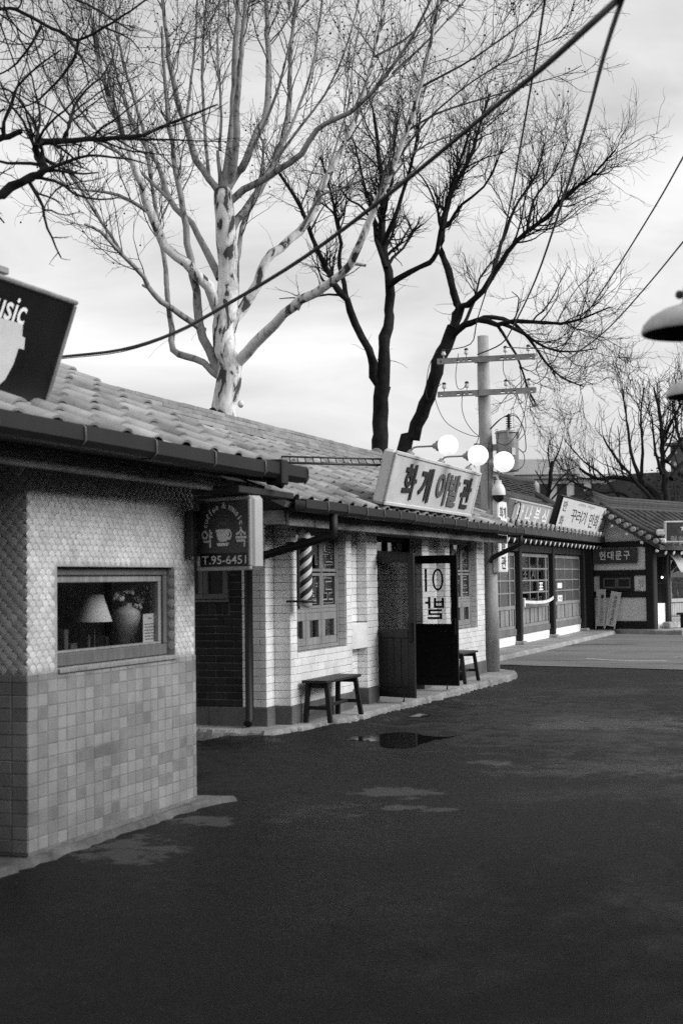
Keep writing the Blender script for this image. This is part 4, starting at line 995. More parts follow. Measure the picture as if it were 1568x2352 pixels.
cable('wire climbing steeply from the upper crossarm to the top edge left of the hub', [at_y(1252, -10, 9)]+pxs([(1225, 160), (1190, 360), (1160, 520), (1125, 640), (1095, 735), (1080, 790)], 10.5, 22.3)+[t1[0]+Vector((0, -.02, .0))], .0085)
cable('upper wire sagging from the right edge to the crossarm end', pxs([(1600, 300), (1568, 360), (1500, 480), (1400, 640), (1320, 755), (1275, 798)], 9.5, 20)+[t1[2]], .0085)
cable('lower wire sagging from the right edge to the crossarm end', pxs([(1600, 520), (1568, 555), (1490, 650), (1400, 750), (1330, 806), (1290, 822)], 10, 20)+[t1[3]], .0075)
yc_ = py0-.3
cable('drop wire between the left ends of the crossarms', pxs([(1003, 808), (985, 840), (978, 895), (985, 920), (1000, 895), (1012, 882)], yc_, yc_), .006)
cable('long drop wire from the lower left insulator to the pole clamp', pxs([(1010, 880), (997, 895), (1003, 930), (1020, 965), (1045, 985), (1080, 1000), (1100, 1003)], yc_, yc_), .006)
cable('drop wire from the upper arm looping to the lower arm left of the post', pxs([(1052, 812), (1046, 860), (1050, 890), (1062, 893), (1070, 882)], yc_, yc_), .006)
cable('drop wire from the lower arm curving to the post beside the clamp', pxs([(1062, 900), (1060, 935), (1068, 965), (1085, 990), (1100, 1002)], yc_, yc_), .006)
cable('drop wire right of the post between the crossarms', pxs([(1155, 825), (1155, 850), (1162, 870), (1172, 884)], yc_, yc_), .006)
cable('wire from the lower arm right side down to the transformer', pxs([(1180, 905), (1195, 930), (1205, 960), (1206, 990), (1196, 1005), (1190, 1012)], yc_, yc_), .006)
cable('wire looping from the lower arm around the transformer side', pxs([(1212, 900), (1203, 950), (1192, 985), (1172, 1015), (1155, 1022), (1140, 1015)], yc_, yc_), .006)
cable('thick lead arching from the post over the transformer bushing', pxs([(1125, 985), (1145, 965), (1165, 955), (1185, 957), (1202, 985), (1207, 1030), (1200, 1038), (1190, 1030)], yc_, yc_), .008)
cable('second lead arching over the transformer lid', pxs([(1125, 987), (1150, 962), (1168, 952), (1183, 952), (1195, 970), (1197, 985), (1190, 1003)], yc_, yc_), .006)
cable('low loop of wire hanging below the transformer to the right', pxs([(1190, 1030), (1203, 1045), (1200, 1070), (1180, 1082), (1150, 1086), (1135, 1086)], yc_, yc_), .006)
cable('wire running down the left edge of the concrete post', pxs([(1096, 830), (1097, 900), (1100, 980), (1097, 1010), (1086, 1030), (1084, 1050), (1090, 1075)], yc_+.1, yc_+.1), .006)
cable('wire running down the face of the post behind the lamps', pxs([(1122, 1015), (1120, 1060), (1121, 1120), (1122, 1170)], yc_+.14, yc_+.14), .007)

# ================================================================== LATTICE-FRONT TILED SHOP (b3)
X3 = -7.5
h3 = thing('tiled_shop', 'traditional tiled shop with lattice doors beyond the utility pole', 'building', (-8.6, 36, 0))
F3 = frame((X3, 0, 0), (0, 1, 0), (0, 0, 1))
Y3A, Y3B = 25.2, 41.2
posts = [28.9, 32.83, 36.72, 41.14]
MB().bbox((X3-.2, Y3A, .06), (X3+.0, Y3B, .30), .01).build('base_wall', 'white_plaster', h3)
MB().box((X3-2.6, Y3B-.1, .05), (X3-.2, Y3B+.05, 2.6)).build('end_wall', 'grey_wood', h3)
for y in posts:
    MB().bbox((X3-.06, y-.10, .17), (X3+.14, y+.10, 2.45), .02).build('post', 'dark_wood', h3)
    MB().bbox((X3-.02, y-.17, .06), (X3+.22, y+.17, .168), .03).build('post_stone', 'stone', h3)
MB().bbox((X3-.14, Y3A, 2.26), (X3+.10, Y3B, 2.44), .01).build('lintel', 'dark_wood_y', h3)
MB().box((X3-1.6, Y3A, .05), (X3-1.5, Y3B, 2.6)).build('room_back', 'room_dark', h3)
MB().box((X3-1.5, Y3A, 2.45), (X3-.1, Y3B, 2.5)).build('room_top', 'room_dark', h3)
def lattice_bay(y0, y1, cols, dark, z_low=.95, zl=.45, zt=2.24):
    a = MB(); a.bbox((y0+.001, .302, -.10), (y1-.001, zl, .03), .008, F3); sill = a.build('sill_beam', 'grey_wood', h3)
    n = len(cols); tot = sum(cols); x = y0
    fr_ = MB(); bt = .035
    fr_.bbox((y0+.002, zl+.001, -.05), (y1-.002, zl+.08, .0), .006, F3); fr_.bbox((y0+.002, zt-.09, -.05), (y1-.002, zt, .0), .006, F3); fr_.bbox((y0+.002, z_low-.045, -.05), (y1-.002, z_low+.045, .002), .006, F3)
    edges = [y0]
    for c in cols: edges.append(edges[-1]+(y1-y0)*c/tot)
    for k, e in enumerate(edges):
        big = k in (0, n) or cols[min(k, n-1)] < .7 or (k > 0 and cols[k-1] < .7); t = .055 if big else .022; lo = max(e-t, y0+.002); hi = min(e+t, y1-.002)
        fr_.bbox((lo, zl+.081, -.046), (hi, z_low-.046, .004 if big else -.004), .004, F3); fr_.bbox((lo, z_low+.046, -.046), (hi, zt-.091, .004 if big else -.004), .004, F3)
    rows = 4; zs = [z_low+.045+(zt-.09-z_low-.045)*k/rows for k in range(rows+1)]
    for z in zs[1:-1]: fr_.bbox((y0+.06, z-.018, -.040), (y1-.06, z+.018, -.003), .004, F3)
    o = fr_.build('lattice', 'lattice_wood', h3)
    for i in range(n):
        for j in range(rows):
            MB().box((edges[i]+.01, zs[j]+.005, -.034), (edges[i+1]-.01, zs[j+1]-.005, -.026), F3).build('pane', 'shop_glass' if dark else 'frosted', o)
        for k in range(2):
            w = (edges[i+1]-edges[i]-.10)/2; MB().bbox((edges[i]+.05+w*k+.03, zl+.085, -.036), (edges[i]+.05+w*(k+1)-.03, z_low-.05, -.018), .006, F3).build('plank', 'lattice_wood', o)
    return o, edges, zs
lattice_bay(29.02, 32.72, [.5, 1, 1, 1, .6], False)
od, ed, zs = lattice_bay(32.94, 36.61, [.55, 1, 1, 1, .35], True)
o3, e3, z3s = lattice_bay(36.83, 41.03, [.8, 1, 1, 1], False)
lattice_bay(Y3A, 28.79, [1, 1, 1, 1], False)
# letters on the panes
for ch, yy, zz, mt in (('국', 31.9, 1.72, 'letter_mid'), ('소', ed[1]+.5, 1.73, 'letter_mid'), ('시', ed[2]+.5, 1.73, 'letter_mid'), ('요', ed[0]+.28, 1.73, 'letter_mid')):
    write(h3, ch, F3 @ T((yy, zz, -.024)), .42, .24, mt, .02)
write(h3, '표', F3 @ T((ed[3]+.45, 1.42, -.024)), .5, .2, 'letter_pale', .03)
for yy, zz, w, h in ((e3[1]+.5, 1.42, .62, .14), (e3[1]+.5, 1.07, .62, .18)):
    tag(MB().box((yy-w/2, zz-h/2, -.0255), (yy+w/2, zz+h/2, -.0235), F3).build('notice_paper', 'paper'), ['white notice sheet, upper of two on the third lattice bay', 'white notice sheet, lower of two on the third lattice bay'][zz < 1.2], 'notice', 'notices on the lattice bay')
write(h3, '안내', F3 @ T((e3[1]+.5, 1.07, -.022)), .4, .1, 'letter_mid', .0)
# pale curved door bar
m = MB(); pts = []
for k in range(13):
    t = k/12; pts.append(F3 @ Vector((ed[0]+.35+t*(36.75-ed[0]-.35), 1.07-.06*math.sin(math.pi*t)+.06*t, .10+.12*math.sin(math.pi*t))))
for i in range(12):
    a, b = pts[i], pts[i+1]; m.add([a+Vector((-.012, 0, -.035)), b+Vector((-.012, 0, -.035)), b+Vector((-.012, 0, .035)), a+Vector((-.012, 0, .035)), a+Vector((.012, 0, -.035)), b+Vector((.012, 0, -.035)), b+Vector((.012, 0, .035)), a+Vector((.012, 0, .035))], [(0, 3, 2, 1), (4, 5, 6, 7), (0, 1, 5, 4), (2, 3, 7, 6), (0, 4, 7, 3), (1, 2, 6, 5)])
m.bbox((X3+.02, ed[0]+.26, .95), (X3+.12, ed[0]+.36, 1.16), .01); m.build('door_bar', 'white_paint', h3)
# rafters and eave
XE3, ZE3 = -6.92, 2.74; P3 = math.atan(.50)
sp = []; y = 27.3; k = 0
while y < 45.0:
    lift = .02*max(0, (y-40)/4)**2*3
    m = MB(); m.tube([(-7.02, y, 2.47+lift), (-7.9, y, 2.80+lift)], .062, 10); r_ = m.build('rafter', 'dark_wood', h3)
    MB().lathe([(.001, .004), (.058, .004), (.0595, 0)], 12, T((-7.018, y, 2.469+lift)) @ Matrix.Rotation(math.pi/2+.36, 4, 'Y')).build('rafter_end', 'rafter_end', r_)
    y += .56; k += 1
def roof_surface(parent, p0, along, up, n_al, rows, sp_al, seg, mats=('hanok_tile', 'tile_end'), lift=None, end_r=.088):
    """convex tile rows: p0 eave start, along unit vector on the eave, up unit vector of the slope"""
    al = Vector(along).normalized(); u_ = Vector(up).normalized(); nrm = al.cross(u_)
    if nrm.z < 0: nrm = -nrm
    n = 7; vs = []
    for yy, s_ in ((0, 1.0), (seg+.03, .9)):
        for k in range(n): a = math.pi*k/(n-1); vs.append((.075*s_*math.cos(a), yy, .075*s_*math.sin(a)+(.012 if yy == 0 else 0)))
    tm = MB().add(vs, [(k, n+k, n+k+1, k+1) for k in range(n-1)]+[tuple(range(n))], True).mesh('cover_tile', mats[0])
    em = MB().lathe([(.001, .014), (end_r*.6, .018), (end_r*.72, .010), (end_r*.9, .014), (end_r, .002), (end_r, -.03)], 14).mesh('tile_end', mats[1])
    sp = []; ends = []; r = random.Random(n_al)
    mx0 = Matrix(((al.x, u_.x, nrm.x, 0), (al.y, u_.y, nrm.y, 0), (al.z, u_.z, nrm.z, 0), (0, 0, 0, 1)))
    for i in range(n_al):
        b = Vector(p0)+al*sp_al*i+Vector((0, 0, lift(i/n_al) if lift else 0))
        for j in range(rows):
            curve = .012*(j-rows/2)**2*.25
            sp.append((tm, T(b+u_*seg*j+nrm*(curve+r.uniform(-.004, .004))) @ mx0 @ Matrix.Rotation(r.uniform(-.03, .03), 4, 'Z')))
        ends.append((em, T(b+nrm*(.03+.012*(rows/2)**2*.25)-u_*.005) @ mx0 @ Matrix.Rotation(math.pi/2, 4, 'X')))
    pieces(parent, 'cover_tile', sp, mats[0]); pieces(parent, 'tile_end', ends, mats[1])
U3 = Vector((-math.cos(P3), 0, math.sin(P3)))
lf = lambda t: .22*max(0, (t-.72)/.28)**2
roof_surface(h3, (XE3, 27.3, ZE3+.03), (0, 1, 0), U3, 34, 8, .53, .34, lift=lf)
vs = []; ny = 24
for i in range(ny+1):
    y = 27.0+i*18.2/ny; l = lf((y-27.3)/(34*.53))
    for s_ in range(5): p = Vector((XE3, y, ZE3+l))+U3*(s_*.72); vs.append(p+Vector((0, 0, .012*((s_*.72/.34)-4)**2*.25))); 
    for s_ in range(5): p = Vector((XE3+.02, y, ZE3+l-.12))+U3*(s_*.72); vs.append(p)
fs = []
for i in range(ny):
    for s_ in range(4):
        a = i*10+s_; fs.append((a, a+10, a+11, a+1)); b = i*10+5+s_; fs.append((b, b+1, b+11, b+10))
    fs.append((i*10, i*10+5, i*10+15, i*10+10))
fs += [(0, 1, 6, 5), (1, 2, 7, 6), (2, 3, 8, 7), (3, 4, 9, 8)]; o_ = ny*10; fs += [(o_+k, o_+k+5, o_+k+6, o_+k+1) for k in range(4)]
MB().add(vs, fs).build('roof_deck', 'hanok_tile', h3)
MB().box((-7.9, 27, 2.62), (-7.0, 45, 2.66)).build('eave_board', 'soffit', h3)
# ridge of thin stacked tiles
xr3 = XE3-math.cos(P3)*2.75; zr3 = ZE3+math.sin(P3)*2.75
sp = []; rg = random.Random(3)
for k in range(8):
    y = 38+rg.uniform(0, .5)
    while y < 43.6:
        L_ = rg.uniform(.55, .95); e = min(y+L_, 43.6); sp.append((tile_box(round(e-y-.03, 1), .26-.012*k, .036, .008), T((xr3, (y+e)/2, zr3+.05+k*.056+rg.uniform(-.006, .006)+.1*max(0, ((y-36)/8))**2)) @ Matrix.Rotation(math.pi/2, 4, 'Z') @ Matrix.Rotation(rg.uniform(-.015, .015), 4, 'Y')))
        y = e
pieces(h3, 'ridge_tile', sp, 'hanok_tile')
MB().tube([(xr3, 38, zr3+.54), (xr3, 41, zr3+.56), (xr3, 43.6, zr3+.66)], .10, 10).build('ridge_cap', 'hanok_tile', h3)
MB().tube([(xr3+.02, 37, zr3-.02), (xr3+.02, 43.6, zr3+.04)], .17, 10).build('ridge_bed', 'hanok_tile', h3)
MB().lathe([(.001, .03), (.16, .03), (.19, 0), (.19, -.08), (.001, -.08)], 14, T((xr3, 43.66, zr3+.52)) @ Matrix.Rotation(-math.pi/2, 4, 'X')).build('ridge_end', 'tile_end', h3)
# descending ridges at the far end
m = MB(); m.tube([(xr3, 43.5, zr3+.25), (xr3+.9, 44.2, zr3-.3), (xr3+1.9, 44.8, zr3-.75), (XE3+.1, 45.2, ZE3+.42)], [.16, .15, .14, .13], 8); m.build('hip_ridge', 'hanok_tile', h3)
m = MB(); m.bbox((XE3-.2, 44.4, ZE3+.42), (XE3+.05, 45.3, ZE3+.5), .02); m.bbox((XE3-.2, 44.4, ZE3+.55), (XE3+.05, 45.3, ZE3+.62), .02); m.build('ridge_tile', 'hanok_tile', h3)
MB().sphere((XE3+.12, 45.1, ZE3+.52), .13, 10, (1, .8, 2.0)).build('ridge_ornament', 'tile_end', h3)

def tilted_sign(label, pxc, Xb, ht, tl, rim_mat, face_mat, rim, depth=.16):
    (xa, ya), (xb, yb) = pxc; a = at_x(xa, ya, Xb); b = at_x(xb, yb, Xb); w = b.y-a.y; t = RAD(tl)
    fr = frame((Xb, a.y, (a.z+b.z)/2), (0, 1, 0), (math.sin(t), 0, math.cos(t)))
    s = thing('roof_sign', label, 'sign', (Xb, (a.y+b.y)/2, a.z)); light_box(s, fr, w, ht, depth, rim, rim_mat, face_mat, .02)
    for u in (.1, .9): MB().box((w*u, -.18, -.12), (w*u+.05, .0, -.06), fr).build('foot', 'metal_dark', s)
    m = MB()
    for u in (.15, .85): m.tube([fr @ Vector((w*u, ht*.8, -depth)), (Xb-1.1, a.y+w*u, a.z+.45)], .02, 5)
    m.build('stay', 'metal_dark', s)
    return s, fr, w
s1, fs1, w1 = tilted_sign('grey lightbox with white outlined letters on the lattice shop roof, nearest the utility pole', ((1168, 1209), (1253, 1219)), -7.02, .60, 17, 'sign_grey', 'sign_grey', .04)
for k, ch in enumerate('만나분식'):
    mt = fs1 @ T((w1*(.17+.225*k), .31, .002)); write(s1, ch, mt, w1*.15, .42, 'letter_pale', .02)
cable('small bent conduit at the left end of the grey sign', [fs1 @ Vector(p) for p in ((-.1, .5, .02), (.15, .55, .06), (.25, .4, .08), (.25, .05, .06))], .015)
s2, fs2, w2 = tilted_sign('white lightbox in a black frame with brush lettering on the lattice shop roof', ((1270, 1224), (1378, 1232)), -7.02, .93, 17, 'sign_black', 'sign_white', .045)
for ch, u, zc, ww, hh in (('꾸', .29, .47, .1, .34), ('러', .40, .47, .1, .34), ('기', .51, .47, .09, .36), ('만', .68, .44, .1, .40), ('화', .79, .44, .1, .40)):
    write(s2, ch, fs2 @ T((w2*u, zc, .002)) @ Matrix.Shear('XY', 4, (.0, 0)), w2*ww, hh, 'letter_dark', .006)
for ch, u, zc in (('만', .085, .68), ('화', .085, .30), ('소', .915, .66), ('설', .915, .27)): write(s2, ch, fs2 @ T((w2*u, zc, .002)), w2*.075, .27, 'letter_mid', .02)
write(s2, '순정만화 · 무협만화', fs2 @ T((w2*.5, .80, .002)), w2*.36, .075, 'letter_soft', .0)
MB().box((.0455, .62, -.001), (.05, .9, .001), fs2).build('rim_line', 'letter_mid', s2)

# ================================================================== GABLE SHOP (b4)
C4 = Vector((-5.5, 41.5, 0)); gx = Vector((.94, -.34, 0)).normalized(); gy = Vector((.34, .94, 0)).normalized(); LG = 2.02
O4 = C4-gx*LG
h4 = thing('gable_shop', 'small white-walled tiled shop with a dark timber gable end at the end of the lane', 'building', C4+gy*3-gx*1.4)
FG = frame(O4, gx, (0, 0, 1)); FF = frame(C4, gy, (0, 0, 1)) if False else frame(C4, gy, (0, 0, 1))
# gable wall: white infill panels between dark timbers, each its own piece
MB().box((0, .05, -.2), (LG, 2.5, -.03), FG).build('wall', 'white_plaster', h4)
def zpx(y): return EYE+(1319-y)/77.5
zb = [.12, zpx(1437), zpx(1420), zpx(1367), zpx(1353), zpx(1318), zpx(1305)]
MB().bbox((.02, zb[1]-.02, -.029), (LG-.2, zb[2], .02), .008, FG).build('timber', 'dark_wood', h4)
MB().bbox((.02, zb[3], -.029), (LG-.2, zb[4], .02), .008, FG).build('timber', 'dark_wood', h4)
MB().bbox((.02, zb[5], -.029), (LG-.2, zb[6], .02), .008, FG).build('timber', 'dark_wood', h4)
MB().bbox((-.16, .1, -.15), (.12, 2.55, .08), .02, FG).build('post', 'dark_wood', h4)
MB().bbox((LG-.17, .1, -.15), (LG+.10, 2.55, .10), .03, FG).build('post', 'dark_wood', h4)
MB().bbox((LG-.3, .03, -.2), (LG+.2, .118, .15), .02, FG).build('post_stone', 'stone', h4)
wx0, wx1 = .34, 1.44
m = MB(); m.bbox((wx0, zb[4]+.002, -.028), (wx0+.09, zb[5]-.002, .045), .006, FG); m.bbox((wx1-.09, zb[4]+.002, -.028), (wx1, zb[5]-.002, .045), .006, FG); m.bbox((wx0+.091, zb[4]+.002, -.028), (wx1-.091, zb[4]+.08, .04), .006, FG); m.bbox((wx0+.091, zb[5]-.05, -.028), (wx1-.091, zb[5]-.002, .04), .006, FG)
wo = m.build('window', 'dark_wood', h4)
for k in range(2): casement(wo, FG, wx0+.095+k*.46, wx0+.095+k*.46+.45, zb[4]+.085, zb[5]-.055, .05, 'grey_wood', 'far_glass', .0)
write(h4, '전화', FG @ T((LG-.36, zb[4]+.22, -.024)), .18, .28, 'letter_soft', 0)
MB().bbox((1.56, zb[4]+.05, -.029), (1.63, zb[4]+.12, .06), .01, FG).build('meter_box', 'white_paint', h4)
MB().prism([(.05, 2.5), (LG, 2.5), (.47, 3.40)], .15, FG @ T((0, 0, -.18))).build('gable_wall', 'white_plaster', h4)
MB().bbox((-.2, 2.5, -.16), (LG+.1, 2.66, .07), .01, FG).build('tie_beam', 'dark_wood', h4)
# front side
MB().box((.06, .05, -.15), (9, .85, -.03), FF).build('front_wall', 'white_plaster', h4)
for yy in (.95, 4.2, 7.6): MB().bbox((yy-.11, .1, -.14), (yy+.11, 2.45, .06), .02, FF).build('post', 'dark_wood', h4)
MB().bbox((.15, 2.2, -.14), (9, 2.45, .02), .01, FF).build('lintel', 'dark_wood', h4)
MB().box((.15, .05, -2.0), (9, 2.5, -1.9), FF).build('room_back', 'room_dark', h4)
MB().box((.15, 2.5, -2.0), (9, 2.55, -.1), FF).build('room_top', 'room_dark', h4)
MB().bbox((1.07, .86, -.13), (4.08, .97, .05), .01, FF).build('counter', 'sign_grey', h4)
m = 0
for k in range(20): MB().bbox((1.08+k*.15, .45, -.029), (1.08+k*.15+.135, .84, .0), .006, FF).build('slat', 'sign_grey', h4)
MB().bbox((1.07, .98, -.02), (1.13, 2.19, .03), .006, FF).build('window_frame', 'sign_grey', h4)
MB().box((1.12, .98, -.012), (4.08, 2.1, -.006), FF).build('pane', 'shop_glass', h4)
MB().bbox((1.12, 1.42, -.6), (4.08, 1.45, -.1), .004, FF).build('shelf', 'grey_wood', h4)
for k in range(14):
    q = FF @ Vector((1.3+k*.19, 0, -.25-.1*(k % 2))); b = MB(); hgt = (.22, .26, .18)[k % 3]
    b.lathe([(.001, 0), (.04, 0), (.042, hgt*.6), (.015, hgt*.8), (.015, hgt), (.001, hgt)], 10, T((q.x, q.y, .972)))
    tag(b.build('bottle', 'letter_soft'), 'bottle %s from the left in the corner shop window row' % ('first','second','third','fourth','fifth','sixth','seventh','eighth','ninth','tenth','eleventh','twelfth','thirteenth','fourteenth')[k], 'bottle', 'bottles in the corner shop window')
for k in range(5):
    q = FF @ Vector((1.35+k*.42, 0, -.3)); b = MB(); rr2 = random.Random(k)
    for j in range(4): b.sphere((q.x+rr2.uniform(-.08, .08), q.y+rr2.uniform(-.08, .08), 1.50+rr2.uniform(0, .06)), .055, 8)
    tag(b.build('snack_pile', 'letter_mid'), '%s snack pile from the left on the corner shop shelf' % ('first','second','third','fourth','fifth')[k], 'snacks', 'snack piles on the corner shop shelf')
bulb = MB().sphere(FF @ Vector((.72, 1.60, -.05)), .03, 10).build('bulb', 'bulb', h4)
cs = thing('shop_bench', 'low dark bench before the corner shop at the right edge', 'bench', FF @ Vector((2, .12, .35)))
MB().bbox((1.15, .50, .15), (4.5, .56, .55), .01, FF).build('seat', 'dark_wood', cs)
for yy in (1.3, 3.0, 4.3): MB().bbox((yy, .121, .2), (yy+.08, .498, .5), .01, FF).build('leg', 'dark_wood', cs)
bk = thing('stone_block', 'pale stone block on the step by the corner post', 'stone', FF @ Vector((.8, .12, .2))); MB().bbox((.45, .121, .05), (.98, .31, .3), .03, FF).build('block_body', 'stone', bk)
# striped awning
aw = thing('awning', 'striped cloth awning over the corner shop window', 'awning', FF @ Vector((2.5, 2.2, .2)))
for k in range(7):
    a0 = 1.0+k*.62; m = MB(); vs = []
    for i in range(5):
        for j in range(5):
            u, v_ = i/4, j/4; vs.append(FF @ Vector((a0+.62*u, 2.28-.52*v_-.04*math.sin(u*3.1+k), .03+.42*v_+.04*math.sin(v_*5+k*2))))
    m.add(vs, [(i*5+j, (i+1)*5+j, (i+1)*5+j+1, i*5+j+1) for i in range(4) for j in range(4)], True); m.build('stripe', ('sign_grey', 'letter_dark', 'sign_white')[k % 3], aw)
# roof of the gable shop
ux = .47; ze, zr4 = 2.50, 3.62; ov = .55
EA = FG @ Vector((LG+.55, ze, ov)); RA = FG @ Vector((ux, zr4, ov))
Lr = 10.0; du = (RA-EA); slope_len = du.length; up4 = du.normalized()
nrm4 = gy.cross(up4); nrm4 = nrm4 if nrm4.z > 0 else -nrm4
EB = FG @ Vector((ux-(LG+.55-ux), ze, ov))
def deck(a, b, name):
    m = MB(); c = a+gy*Lr; d = b+gy*Lr; vs = [a, b, d, c]; m.add([v for v in vs]+[v-Vector((0, 0, .12)) for v in vs], [(0, 1, 2, 3), (7, 6, 5, 4), (0, 4, 5, 1), (1, 5, 6, 2), (2, 6, 7, 3), (3, 7, 4, 0)]); return m.build(name, 'hanok_tile', h4)
deck(EA, RA, 'roof_deck'); deck(EB, RA, 'roof_deck')
roof_surface(h4, EA+Vector((0, 0, .03))+gy*.35, gy, up4, 22, 8, .42, slope_len/8-.02, end_r=.085)
# verge tiles stepping up the gable with pale ends
m = MB()
for k in range(9):
    t = (k+.4)/9; p = EA+du*t+Vector((0, 0, .06+.10*(t-.5)**2)); MB().tube([p-gy*.06, p+gy*.45], .075, 8).build('verge_tile', 'hanok_tile', h4)
    MB().lathe([(.001, .014), (.05, .018), (.062, .01), (.078, .012), (.08, -.02)], 12, T(p-gy*.065) @ (Vector((0, 0, 1)).rotation_difference(-gy)).to_matrix().to_4x4()).build('verge_end', 'tile_end', h4)
    if k % 2 == 0: MB().lathe([(.001, .0), (.045, .0), (.045, -.05)], 10, T(EA+du*t-gy*.02-Vector((0, 0, .20))) @ (Vector((0, 0, 1)).rotation_difference(-gy)).to_matrix().to_4x4()).build('purlin_end', 'rafter_end', h4)
MB().tube([EA+up4*.25+gy*.30+nrm4*.12, EA+du*.5+gy*.28+nrm4*.06, RA+gy*.28+Vector((0, 0, .12))], [.13, .12, .13], 8).build('verge_ridge', 'hanok_tile', h4)
for k in range(5):
    m = MB(); a = RA-gy*.1+Vector((0, 0, .06+.07*k)); m.tube([a+Vector((0, 0, .14)), a+gy*1.0, a+gy*9.5], .11-.012*k, 6); m.build('ridge_course', 'hanok_tile', h4)
MB().sphere(RA-gy*.1+Vector((0, 0, .18)), .17, 10, (1, 1, 1.1)).build('ridge_end', 'hanok_tile', h4)
bl_ = EA+gy*.28+up4*.1; m = MB(); m.bbox((bl_.x-.14, bl_.y-.14, bl_.z+.02), (bl_.x+.14, bl_.y+.14, bl_.z+.16), .03); m.bbox((bl_.x-.13, bl_.y-.13, bl_.z+.24), (bl_.x+.13, bl_.y+.13, bl_.z+.42), .04); m.build('corner_tile', 'white_plaster', h4)
for k in range(14):
    p = EA+gy*(.55+k*.5)-Vector((0, 0, .2))-gx*.1; m = MB(); d = (gx*.94+Vector((0, 0, -.34))).normalized(); m.tube([p-d*.8, p], .07, 8); rf_ = m.build('rafter', 'dark_wood', h4)
    MB().lathe([(.001, .006), (.066, .006), (.068, 0)], 12, T(p) @ Vector((0, 0, 1)).rotation_difference(d).to_matrix().to_4x4()).build('rafter_end', 'rafter_end', rf_)
# name board
nb = thing('name_board', 'dark name board with four white letters on the gable wall', 'sign', FG @ Vector((1.2, 2.1, .08)))
MB().bbox((.16, zpx(1290), .03), (1.60, zpx(1256), .09), .01, FG).build('board', 'sign_dark', nb)
for k, ch in enumerate('현대문구'): write(nb, ch, FG @ T((.48+k*.265, zpx(1272), .0925)), .20, .25, 'letter_pale', .02)
write(nb, '문방구', FG @ T((.26, zpx(1272), .0925)), .09, .34, 'letter_mid', 0); write(nb, '완구', FG @ T((1.50, zpx(1272), .0925)), .09, .34, 'letter_mid', 0)
# leaning boards
def lean_board(label, px, ytop, ybot, w, dark, txt, lean, tall):
    b0 = FG @ Vector(((px-1378)/60, .122, .24)); b = thing('standing_board', label, 'board', b0); up_ = (Vector((0, 0, 1))+gy*lean[1]+gx*lean[0]).normalized(); fr = frame(b0, gx, up_); fr = frame(b0, gx-up_*gx.dot(up_), up_)
    MB().bbox((-w/2, .08, -.015), (w/2, tall, .015), .004, fr).build('panel', 'sign_white' if not dark else 'sign_pale', b)
    for s_ in (-1, 1): MB().bbox((s_*w/2-.025 if s_ > 0 else -w/2, 0, -.012), (s_*w/2 if s_ > 0 else -w/2+.025, .079, .012), .003, fr).build('leg', 'sign_white', b)
    return b, fr
bb, fr = lean_board('tall grey notice board standing against the gable wall', 1404, 1355, 1443, .30, True, '', (.0, .10), 1.16)
MB().lathe([(.001, .004), (.055, .004), (.055, 0)], 16, fr @ T((.06, .95, .015))).build('round_mark', 'letter_dark', bb)
m = MB(); r_ = random.Random(9)
for k in range(16):
    z = .88-k*.047; m.box((.0, z, .0153), (.0+r_.uniform(.05, .12), z+.018, .0165), fr)
for k in range(10): m.box((-.13, .9-k*.06, .0153), (-.10, .93-k*.06, .0165), fr)
m.build('print_line', 'letter_mid', bb, kind='stuff')
bb, fr = lean_board('white board leaning on the gable wall with dark sideways lettering', 1423, 1362, 1444, .33, False, '', (.14, .16), 1.10)
write(bb, '추억의 국민학교', fr @ T((.02, .55, .0165)) @ Matrix.Rotation(math.pi/2, 4, 'Z') @ Matrix.Rotation(math.pi, 4, 'Z'), .86, .12, 'letter_dark', .02)
write(bb, '체험 학습장', fr @ T((-.11, .5, .0165)) @ Matrix.Rotation(-math.pi/2, 4, 'Z'), .4, .05, 'letter_soft', .0)
# lightbox at the right edge
lp = at_y(1526, 1246, 41.0); bx = thing('roof_sign', 'grey lightbox with a star on the corner shop eave at the right edge', 'sign', lp)
frb = frame(lp, (.94, .34, 0), Vector((.0, -.02, 1)) ) ; frb = frame(lp, (.94, .34, 0), (.03, -.085, .99))
light_box(bx, frb, 1.55, .60, .2, .04, 'sign_white', 'sign_dark', .03)
pts = []
for k in range(10): a = math.pi/2+k*math.pi/5; r_ = .10 if k % 2 == 0 else .042; pts.append((.52+r_*math.cos(a), .40+r_*math.sin(a)))
c_ = (.52, .40); MB().add([frb @ Vector((x, y, .001)) for x, y in pts+[c_]], [(k, (k+1) % 10, 10) for k in range(10)]).build('star_emblem', 'letter_pale', bx)
for k in range(6):
    a = math.pi*1.12+k*math.pi*.76/5; MB().lathe([(.014, 0), (.001, .001)], 6, frb @ T((.52+.15*math.cos(a), .385+.13*math.sin(a), .001))).build('star_emblem', 'letter_soft', bx)
write(bx, '칠성사이다', frb @ T((.70, .12, .001)), 1.12, .13, 'letter_soft', .02)

